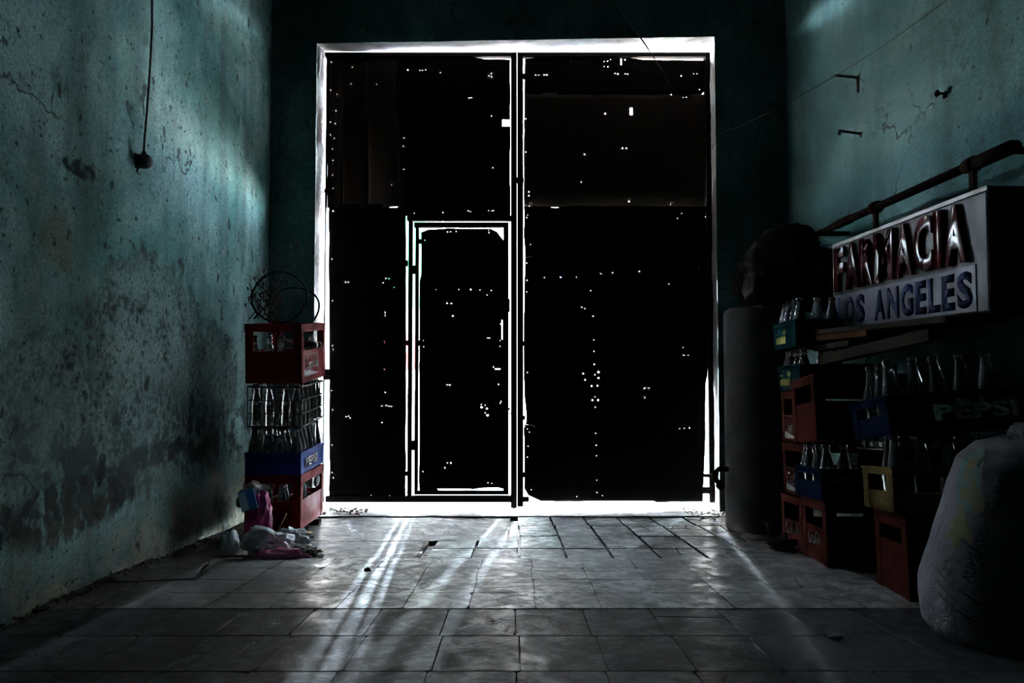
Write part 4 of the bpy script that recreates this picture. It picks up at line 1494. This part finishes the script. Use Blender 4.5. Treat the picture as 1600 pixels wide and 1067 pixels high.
q3 = rcrate('dark blue crate with large pale lettering, tilted on the bottles', 1.175, 2.175, z4 + 0.520, 0.125, M_blue_dark, -9.0, -4.2, -4, win=(0.065, 0.10), rim=0.02, D=0.28, W=0.44)
mesh_obj('lettering', place_bm(text_mesh('PEPSI', 0.050, 0.25, bold=0.035, extrude=0.0015), face_frame((0.045, -0.14 - 0.0004, 0.060), (1, 0, 0), (0, -1, 0))), grimy('pale_print', (0.5, 0.5, 0.46), 0.7, 0, (0.10, 0.10, 0.10), 0.5, 30, 0.1, spec=0.02), q3)
fill(q3, 0.44, 0.28, 6, 4, [(i, j) for i in range(6) for j in range(4) if i == 0 and j < 3 or j == 0 and i < 5], 'bottle in lettered dark blue crate', 'bottles in the lettered blue crate', mat=M_glass, h=0.235, z=0.006)

# planks across the crates
def plank(label, a, b, w, h, mat, name='plank', roll=0.0):
    a, b = Vector(a), Vector(b)
    L = (b - a).length
    bm = bmesh.new()
    n = 10
    rings = []
    for k in range(n + 1):
        x = L * k / n
        j = 0.0025 * nz(k, L, w, 1.7)
        rings.append([bm.verts.new((x, -w / 2 + j, -h / 2)), bm.verts.new((x, w / 2, -h / 2 + j)), bm.verts.new((x, w / 2 + j, h / 2)), bm.verts.new((x, -w / 2, h / 2 + j))])
    for A, B in zip(rings[:-1], rings[1:]):
        for k in range(4):
            bm.faces.new((A[k], A[(k + 1) % 4], B[(k + 1) % 4], B[k]))
    bm.faces.new(rings[0])
    bm.faces.new(rings[-1][::-1])
    o = mesh_obj(name, bm, mat, bevel=0.002)
    o.location = a
    d = (b - a).normalized()
    o.rotation_euler = (Matrix((d, Vector((0, 0, 1)).cross(d).normalized(), d.cross(Vector((0, 0, 1)).cross(d).normalized()))).transposed()).to_euler()
    return tag(o, label, 'plank')


plank('long grey plank directly under the pharmacy sign', (1.40, 3.28, 1.087), (1.42, 2.16, 1.080), 0.20, 0.020, M_wood)
plank('short brown board sticking out below the grey plank', (1.36, 3.02, 1.058), (1.375, 2.62, 1.060), 0.14, 0.024, M_wood_br)
plank('heavy dark plank sloping up over the crates below the sign', (1.335, 3.05, 0.965), (1.375, 2.30, 1.040), 0.05, 0.042, M_wood)
plank('short grey offcut wedged behind the sloping plank', (1.33, 3.07, 1.015), (1.345, 2.78, 1.030), 0.06, 0.024, M_wood)
# ================================================================== pharmacy sign on its pole
M_signwhite = grimy('dirty_white_acrylic', (0.044, 0.042, 0.044), 0.4, 0, (0.028, 0.026, 0.024), 0.6, 9, 0.1, spec=0.06)
M_signlow = grimy('white_acrylic_strip', (0.078, 0.078, 0.096), 0.35, 0, (0.050, 0.050, 0.055), 0.5, 9, 0.1, spec=0.10)
M_signbox = grimy('sign_case_metal', (0.012, 0.011, 0.010), 0.7, 0.1, (0.01, 0.008, 0.006), 0.6, 7, 0.2, spec=0.03)
M_trim = grimy('aluminium_edge', (0.15, 0.14, 0.12), 0.4, 0.2, (0.10, 0.08, 0.06), 0.6, 14, 0.2)
M_letred = grimy('glossy_red_letter', (0.040, 0.003, 0.004), 0.14, 0, (0.02, 0.002, 0.002), 0.3, 9, 0.0, spec=0.12)
M_letblue = grimy('navy_letter', (0.004, 0.010, 0.045), 0.5, 0, (0.004, 0.006, 0.014), 0.3, 9, 0.05, spec=0.05)
SX, SY0, SY1, SZ0, SZ1 = 1.45, 2.13, 3.18, 1.100, 1.487
sg = root('shop_sign', 'pharmacy sign box with red and navy letters, hung from a pole on the right wall', 'sign', (SX, (SY0 + SY1) / 2, SZ0))
o_ = Vector(sg.location)


def sb(name, mat, x0, x1, y0, y1, z0, z1, bevel=0.0):
    return box(name, mat, x0 - o_.x, x1 - o_.x, y0 - o_.y, y1 - o_.y, z0 - o_.z, z1 - o_.z, sg, bevel=bevel)


sb('sign_case', M_signbox, SX + 0.004, SX + 0.20, SY0, SY1, SZ0, SZ1, 0.004)
sb('face_panel', M_signwhite, SX - 0.002, SX + 0.004, SY0 + 0.012, SY1 - 0.008, SZ0 + 0.006, SZ1 - 0.014)
sb('lower_strip', M_signlow, SX - 0.005, SX - 0.002, 2.20, SY1 - 0.010, SZ0 + 0.008, 1.255, 0.001)
sb('edge_trim', M_trim, SX - 0.010, SX + 0.006, SY0, SY1, SZ1 - 0.014, SZ1 + 0.002, 0.002)
sb('edge_trim', M_signbox, SX - 0.008, SX + 0.006, SY0, SY1, SZ0 - 0.002, SZ0 + 0.006, 0.002)
sb('edge_trim', M_trim, SX - 0.008, SX + 0.006, SY1 - 0.008, SY1 + 0.002, SZ0, SZ1, 0.002)
sb('edge_trim', M_signbox, SX - 0.008, SX + 0.006, SY0 - 0.002, SY0 + 0.012, SZ0, SZ1, 0.002)
# the word in tall raised letters, one by one
word = 'FARMACIA'
wid = [0.9, 1.1, 1.0, 1.35, 1.1, 1.05, 0.42, 1.1]
gap = 0.10
tot = sum(wid) + gap * 7
ya, yb = 3.155, 2.225
u = 0
for ch, w in zip(word, wid):
    c0 = ya + (yb - ya) * (u + w / 2) / tot
    ww = abs(yb - ya) * w / tot
    u += w + gap
    bm = text_mesh(ch, 0.196, ww * 0.98, bold=0.045, extrude=0.016)
    M = face_frame((SX - 0.002 - o_.x, c0 - o_.y, 1.366 - o_.z), (0, -1, 0), (-1, 0, 0))
    mesh_obj('raised_letter', place_bm(bm, M), M_letred, sg, bevel=0.0022)
word = 'LOS ANGELES'
wid = {'L': 0.8, 'O': 1.0, 'S': 0.95, ' ': 0.6, 'A': 1.05, 'N': 1.05, 'G': 1.0, 'E': 0.85}
tot = sum(wid[c] for c in word) + 0.14 * 10
u = 0
ya, yb = 3.150, 2.215
for ch in word:
    w = wid[ch]
    c0 = ya + (yb - ya) * (u + w / 2) / tot
    ww = abs(yb - ya) * w / tot
    u += w + 0.14
    if ch == ' ':
        continue
    bm = text_mesh(ch, 0.120, ww * 0.98, bold=0.04, extrude=0.002)
    M = face_frame((SX - 0.005 - o_.x, c0 - o_.y, 1.180 - o_.z), (0, -1, 0), (-1, 0, 0))
    mesh_obj('printed_letter', place_bm(bm, M), M_letblue, sg)
XP, ZP = 1.615, 1.648
tube('mounting_pole', M_iron, [Vector((XP, 3.80, ZP - .005)) - o_, Vector((XP, 3.4, ZP)) - o_, Vector((XP, 2.24, ZP)) - o_], 0.017, sg, 10)
tube('pole_sleeve', M_iron, [Vector((XP, 3.52, ZP)) - o_, Vector((XP, 3.36, ZP)) - o_], 0.021, sg, 10)
tube('pole_sleeve', M_iron, [Vector((XP, 2.50, ZP)) - o_, Vector((XP, 2.26, ZP)) - o_], 0.024, sg, 10)
for yy in (3.13, 2.46):
    tube('pole_clamp', M_iron, [Vector((XP, yy + .02, ZP)) - o_, Vector((XP, yy - .02, ZP)) - o_], 0.028, sg, 10)
    sb('hanger_strap', M_iron, XP - 0.008, XP + 0.008, yy - 0.012, yy + 0.012, SZ1 - 0.002, ZP)
tube('wall_arm', M_iron, [Vector((XP, 3.74, ZP)) - o_, Vector((XR, 3.74, ZP)) - o_], 0.013, sg, 8)
tube('wall_arm', M_iron, [Vector((XP, 2.30, ZP)) - o_, Vector((XR, 2.30, ZP)) - o_], 0.013, sg, 8)
tube('bent_wire', M_wire, [Vector((SX, SY1, 1.36)) - o_, Vector((SX + .01, SY1 + .05, 1.35)) - o_, Vector((SX + .02, SY1 + .10, 1.31)) - o_], 0.002, sg, 5)

# ================================================================== grain sack
BX, BY = 1.355, 1.86
BZ = zt(BY) - 0.002
SH = 0.515


def sack_pt(th, v, off=0.0):
    """surface of the sack: th around (pi = towards the left wall, -pi/2 = towards the camera), v = 0..1 up"""
    prof = [(0.0, 0.90), (0.06, 0.98), (0.25, 1.04), (0.5, 1.02), (0.72, 0.97), (0.88, 0.92), (0.96, 0.80), (1.0, 0.58)]
    for (a, ra), (b, rb_) in zip(prof[:-1], prof[1:]):
        if v <= b:
            t_ = (v - a) / (b - a)
            t_ = t_ * t_ * (3 - 2 * t_) * 0.5 + t_ * 0.5
            rr = ra + (rb_ - ra) * t_
            break
    cxx = BX + 0.10 * v ** 1.4
    cyy = BY + 0.02 * v
    n1 = noise.noise(Vector((math.cos(th) * 1.3, math.sin(th) * 1.3, v * 2.2))) * 0.07
    n2 = math.sin(th * 9 + v * 7) * 0.012 * v * v
    fold = 0.030 * noise.ridged_multi_fractal(Vector((math.cos(th) * 2.2, math.sin(th) * 2.2 + 4, v * 5 + th)), 1.0, 2.0, 3, 0.9, 2.0) * (0.25 + v * v)
    k = rr * (1 + n1 + n2) - fold * 0.35
    ex = 2.4
    cx_, sx_ = math.cos(th), math.sin(th)
    q = (abs(cx_) ** ex + abs(sx_) ** ex) ** (-1 / ex)
    return Vector((cxx + (0.265 * k + off) * q * cx_, cyy + (0.205 * k + off) * q * sx_, BZ + SH * v))


sk = root('grain_sack', 'full woven white sack with faded green and yellow print, nearest the camera', 'sack', (BX, BY, BZ))
so = Vector(sk.location)
t = NT('woven_sack')
wv = t.n('ShaderNodeTexWave', bands_direction='Z')
wv.inputs['Scale'].default_value = 120
wv.inputs['Distortion'].default_value = 0.6
t.l(t.coord(), wv.inputs['Vector'])
nn = t.noise(7, 6, 0.7, t.coord())
c = t.mix(t.ramp(nn, 0.42, 0.7, 0, 0.7), (0.11, 0.11, 0.125), (0.035, 0.032, 0.032))
c = t.mix(t.math('MULTIPLY', wv.outputs['Fac'], 0.12), c, (0.05, 0.05, 0.05))
t.base(c)
t.set(Roughness=0.7)
t.b.inputs['Specular IOR Level'].default_value = 0.06
t.bump(t.math('ADD', t.math('MULTIPLY', wv.outputs['Fac'], 0.12), t.math('MULTIPLY', t.noise(11, 6, .7, t.coord(scale=(1, 1, 0.5)), 1.2), 5.0)), 0.7, 0.005)
M_sack = t.m
bm = bmesh.new()
NT_, NV = 96, 60
rows = []
for j in range(NV + 1):
    rows.append([bm.verts.new(sack_pt(2 * math.pi * i / NT_, j / NV) - so) for i in range(NT_)])
for j in range(NV):
    for i in range(NT_):
        bm.faces.new((rows[j][i], rows[j][(i + 1) % NT_], rows[j + 1][(i + 1) % NT_], rows[j + 1][i]))
bm.faces.new(rows[0][::-1])
# gathered mouth: the rim turns inwards
inner = []
for i in range(NT_):
    p = rows[-1][i].co
    cc = Vector((0.10, 0.02, SH))
    inner.append(bm.verts.new(cc + (p - cc) * 0.45 + Vector((0, 0, -0.03 + 0.012 * math.sin(i * 0.9)))))
for i in range(NT_):
    bm.faces.new((rows[-1][i], rows[-1][(i + 1) % NT_], inner[(i + 1) % NT_], inner[i]))
bm.faces.new(inner)
mesh_obj('sack_body', bm, M_sack, sk, smooth=True)
crumple('gathered_mouth', None, None, M_sack, (0.12, 0.0, SH - 0.045), (0.17, 0.13, 0.07), 151, parent=sk, rough=1.5, sub=4)


def sack_print(name, bm, mat, th0, v0, ang, mirror=False):
    """wrap flat print (metres) on the sack around (th0, v0), turned by ang"""
    ca, sa = math.cos(ang), math.sin(ang)
    for v in bm.verts:
        x, y = v.co.x, v.co.y
        X, Y = x * ca - y * sa, x * sa + y * ca
        v.co = sack_pt(th0 + X / 0.25, max(0.01, min(0.99, v0 + Y / SH)), 0.0022) - so
    return mesh_obj(name, bm, mat, sk)


M_inkdark = grimy('faded_dark_ink', (0.012, 0.014, 0.014), 0.7, 0, (0.08, 0.08, 0.08), 0.35, 26, 0.0)
M_inkgreen = grimy('faded_green_ink', (0.03, 0.085, 0.07), 0.7, 0, (0.14, 0.16, 0.15), 0.5, 26, 0.0)
M_inkyel = grimy('faded_yellow_ink', (0.085, 0.08, 0.018), 0.7, 0, (0.06, 0.065, 0.04), 0.55, 26, 0.0)


def dense(bm, n=2):
    bmesh.ops.triangulate(bm, faces=bm.faces[:])
    bmesh.ops.subdivide_edges(bm, edges=[e for e in bm.edges if e.calc_length() > 0.012], cuts=n)
    return bm


A0 = math.radians(-150)
sack_print('printed_words', dense(text_mesh('ALIMENTO PARA AVES', 0.028, 0.27, bold=0.02)), M_inkdark, R(-149), 0.60, R(84))
sack_print('printed_words', dense(text_mesh('S.A.', 0.030, 0.06, bold=0.02)), M_inkdark, R(-164), 0.37, R(-16))


def blob_print(name, pts, mat, th0, v0, ang=0.0):
    bm = bmesh.new()
    c = Vector((sum(p[0] for p in pts) / len(pts), sum(p[1] for p in pts) / len(pts), 0))
    # filled fan with rings so that it follows the bulge
    prev = None
    n = len(pts)
    for f in (0.0, 0.34, 0.67, 1.0):
        ring = [bm.verts.new((c.x + (p[0] - c.x) * f, c.y + (p[1] - c.y) * f, 0)) for p in pts] if f else [bm.verts.new(c)]
        if prev:
            for k in range(n):
                if len(prev) == 1:
                    bm.faces.new((prev[0], ring[k], ring[(k + 1) % n]))
                else:
                    bm.faces.new((prev[k], ring[k], ring[(k + 1) % n], prev[(k + 1) % n]))
        prev = ring
    return sack_print(name, bm, mat, th0, v0, ang)


def star(n, r1, r2):
    return [((r1 if k % 2 == 0 else r2) * math.cos(math.pi * k / n + 1.2), (r1 if k % 2 == 0 else r2) * math.sin(math.pi * k / n + 1.2)) for k in range(2 * n)]


def ell(a, b, n=22, w=0.0):
    return [(a * math.cos(2 * math.pi * k / n) * (1 + w * math.sin(3 * 2 * math.pi * k / n)), b * math.sin(2 * math.pi * k / n)) for k in range(n)]


blob_print('printed_leaf', ell(0.05, 0.085, 22, 0.1), M_inkgreen, R(-172), 0.80, 0.4)
blob_print('printed_leaf', ell(0.030, 0.065, 22, 0.12), M_inkyel, R(-166), 0.74, 0.9)
blob_print('printed_leaf', [(0, .055), (.02, .015), (.05, -.045), (.02, -.03), (0, -.06), (-.02, -.025), (-.045, -.03), (-.02, .015)], M_inkyel, R(-167), 0.58, 0.25)
blob_print('printed_leaf', ell(0.018, 0.04, 18, 0.1), M_inkyel, R(-174), 0.87, -0.3)
for k, (a_, v_, w_) in enumerate(((-0.42, 0.27, 0.09), (-0.1, 0.27, 0.08), (-0.28, 0.20, 0.13), (-0.22, 0.50, 0.07), (-0.5, 0.33, 0.05))):
    bm = bmesh.new()
    vs_ = [[bm.verts.new((-w_ / 2 + w_ * q / 8, s, 0)) for q in range(9)] for s in (-.003, .003)]
    for q in range(8):
        bm.faces.new((vs_[0][q], vs_[0][q + 1], vs_[1][q + 1], vs_[1][q]))
    sack_print('printed_line', bm, M_inkdark, A0 + 0.15 + a_, v_, R(-20))

# ================================================================== wall things
def on_left(px, py, off=0.0):
    Y = 1.313 / ((805 - px) / F - 0.065)
    p = P(px, py, Y)
    return Vector((xl(Y) + off, Y, p.z))


ck = root('hanging_plug', 'round black plug hanging on a cable from above on the left wall', 'plug', on_left(207, 252, 0.0))
ko = Vector(ck.location)
cab = [on_left(211, -140, 0.035), on_left(211, -40, 0.038), on_left(211, 40, 0.042), on_left(209, 120, 0.040), on_left(206.5, 190, 0.036), on_left(205, 222, 0.034), on_left(205.5, 238, 0.032)]
tube('cable', M_rubber, [p - ko for p in cab], 0.0042, ck, 8)
bm = bmesh.new()
add_lathe(bm, [(0, -0.030), (0.018, -0.030), (0.027, -0.022), (0.030, -0.005), (0.028, 0.012), (0.020, 0.022), (0, 0.024)], 20)
for v in bm.verts:
    v.co = Matrix.Rotation(R(90), 4, 'Y') @ v.co
    v.co += on_left(208, 252, 0.03) - ko
mesh_obj('plug_body', bm, M_rubber, ck, smooth=True)
tube('cable_grip', M_rubber, [on_left(205.5, 236, 0.032) - ko, on_left(207, 246, 0.03) - ko], [0.008, 0.012], ck, 8)
tube('broken_wire_end', M_rubber, [on_left(203, 258, 0.02) - ko, on_left(203, 268, 0.012) - ko, on_left(208, 272, 0.012) - ko], 0.004, ck, 6)
bm = bmesh.new()
add_box(bm, 0, 0.006, -0.012, 0.012, -0.03, 0.03)
mesh_obj('wall_plate', bm, M_rubber, ck, bevel=0.002)


def on_right(px, py, X=XR):
    Y = X * F / (px - 805)
    return Vector((X, Y, P(px, py, Y).z))


for (wx, wy, ex, ey, label, plate) in ((1350, 122, 1305, 118, 'iron spike with a wall plate, upper one beside the corner', True),
                                       (1352, 210, 1311, 204, 'hooked iron spike in the right wall, below the other spike', False)):
    a = on_right(wx, wy)
    e = P(ex, ey, a.y)
    s_ = root('wall_spike', label, 'spike', a)
    pts = [Vector((0.02, 0, 0)), e - a]
    if not plate:
        pts += [e - a + Vector((-0.004, 0, -0.012)), e - a + Vector((0.006, 0, -0.022))]
    tube('spike_rod', M_iron, pts, 0.0065, s_, 8)
    if plate:
        bm = bmesh.new()
        vs_ = [bm.verts.new(v) for v in ((-.006, -.012, .01), (-.006, .02, .012), (-.006, .008, -.075), (-.006, .002, -.075))]
        f = bm.faces.new(vs_)
        g_ = bmesh.ops.extrude_face_region(bm, geom=[f])
        for x in g_['geom']:
            if isinstance(x, bmesh.types.BMVert):
                x.co.x += 0.012
        mesh_obj('spike_plate', bm, M_iron, s_)
    else:
        bm = bmesh.new()
        add_box(bm, -0.004, 0.008, -0.012, 0.012, -0.014, 0.014)
        mesh_obj('spike_plate', bm, M_iron, s_, bevel=0.003)
a = on_right(1487, 146)
kn = root('wall_peg', 'small round iron knob alone on the upper right wall', 'knob', a)
tube('knob_stem', M_iron, [Vector((0.02, 0, 0)), Vector((-0.03, 0, 0.0))], 0.006, kn, 8)
tube('knob_head', M_iron, [Vector((-0.028, 0, 0)), Vector((-0.036, 0, 0)), Vector((-0.044, 0, 0))], [0.010, 0.016, 0.008], kn, 10)
crumple('knob_rust_collar', None, None, M_iron, (-0.002, 0, -0.02), (0.008, 0.014, 0.022), 161, parent=kn, sub=2)

w_ = tube('slack_wire', M_wire, [P(1112, 232, 4.62), P(1128, 206, 4.52), P(1160, 196, 4.35), P(1200, 176, 4.1), P(1250, 150, 3.85), P(1306, 118, 3.585), P(1380, 72, 3.2), P(1480, 0, 2.78), P(1560, -50, 2.5)], 0.0017, n=5)
tag(w_, 'thin wire running from the door jamb past the upper wall spike', 'wire')
w_ = tube('hanging_cable', M_rubber, [P(925, -60, 4.3), P(960, 0, 4.35), P(998, 55, 4.42), P(1015, 80, 4.46), P(1033, 108, 4.5), P(1052, 142, 4.52)], [0.003, 0.0035, 0.004, 0.004, 0.003, 0.002], n=6)
tag(w_, 'black cable dangling diagonally across the lintel', 'cable')

# ================================================================== loose bits on the floor
rr_ = random.Random(17)


def rubble(label, x0, x1, y0, y1, n, smin, smax, mat, name='rubble'):
    bm = bmesh.new()
    for k in range(n):
        x, y = rr_.uniform(x0, x1), rr_.uniform(y0, y1)
        if x1 < -1.39:
            x = xl(y) + rr_.uniform(0.012, 0.07)
        s = rr_.uniform(smin, smax)
        M = Matrix.Translation((x, y, zt(y) + s * 0.3)) @ Matrix.Rotation(rr_.uniform(0, 6), 4, (rr_.random(), rr_.random(), 1))
        M = M @ Matrix.Diagonal((s, s * rr_.uniform(.6, 1), s * rr_.uniform(.4, .8), 1))
        bmesh.ops.create_icosphere(bm, subdivisions=1, radius=1, matrix=M)
    o = mesh_obj(name, bm, mat)
    tag(o, label, 'rubble', kind='stuff')


M_rub = grimy('pale_rubble', (0.38, 0.34, 0.32), 0.9, 0, (0.15, 0.13, 0.12), 0.5, 20, 0.5)
rubble('pale plaster crumbs at the right foot of the doorway', 1.08, 1.34, 4.15, 4.86, 160, 0.004, 0.014, M_rub)
rubble('plaster crumbs and grit at the left foot of the doorway', -1.30, -0.95, 4.35, 4.86, 120, 0.004, 0.016, M_rub)
rubble('fine grit scattered over the cement in front of the doors', -1.0, 1.1, 3.0, 4.8, 160, 0.0015, 0.004, M_rub)
rubble('fallen plaster and dirt along the foot of the left wall', -1.53, -1.40, 1.4, 3.5, 260, 0.002, 0.010, grimy('brown_dirt', (0.12, 0.10, 0.07), 0.95))
p = fp(1298, 991)
crumple('paper_scrap', 'small pale scrap of paper alone on the floor before the sack', 'paper', M_whited, p, (0.020, 0.012, 0.006), 171, sub=3)
p = fp(577, 890)
crumple('tile_chip', 'small dark chip lying on the pale floor strip at the left', 'chip', M_iron, p, (0.014, 0.010, 0.010), 175, sub=2)
p = fp(797, 1063)
crumple('tile_chip', 'dark crumb on the floor at the lower edge of the picture', 'chip', M_iron, p, (0.008, 0.006, 0.005), 178, sub=2)
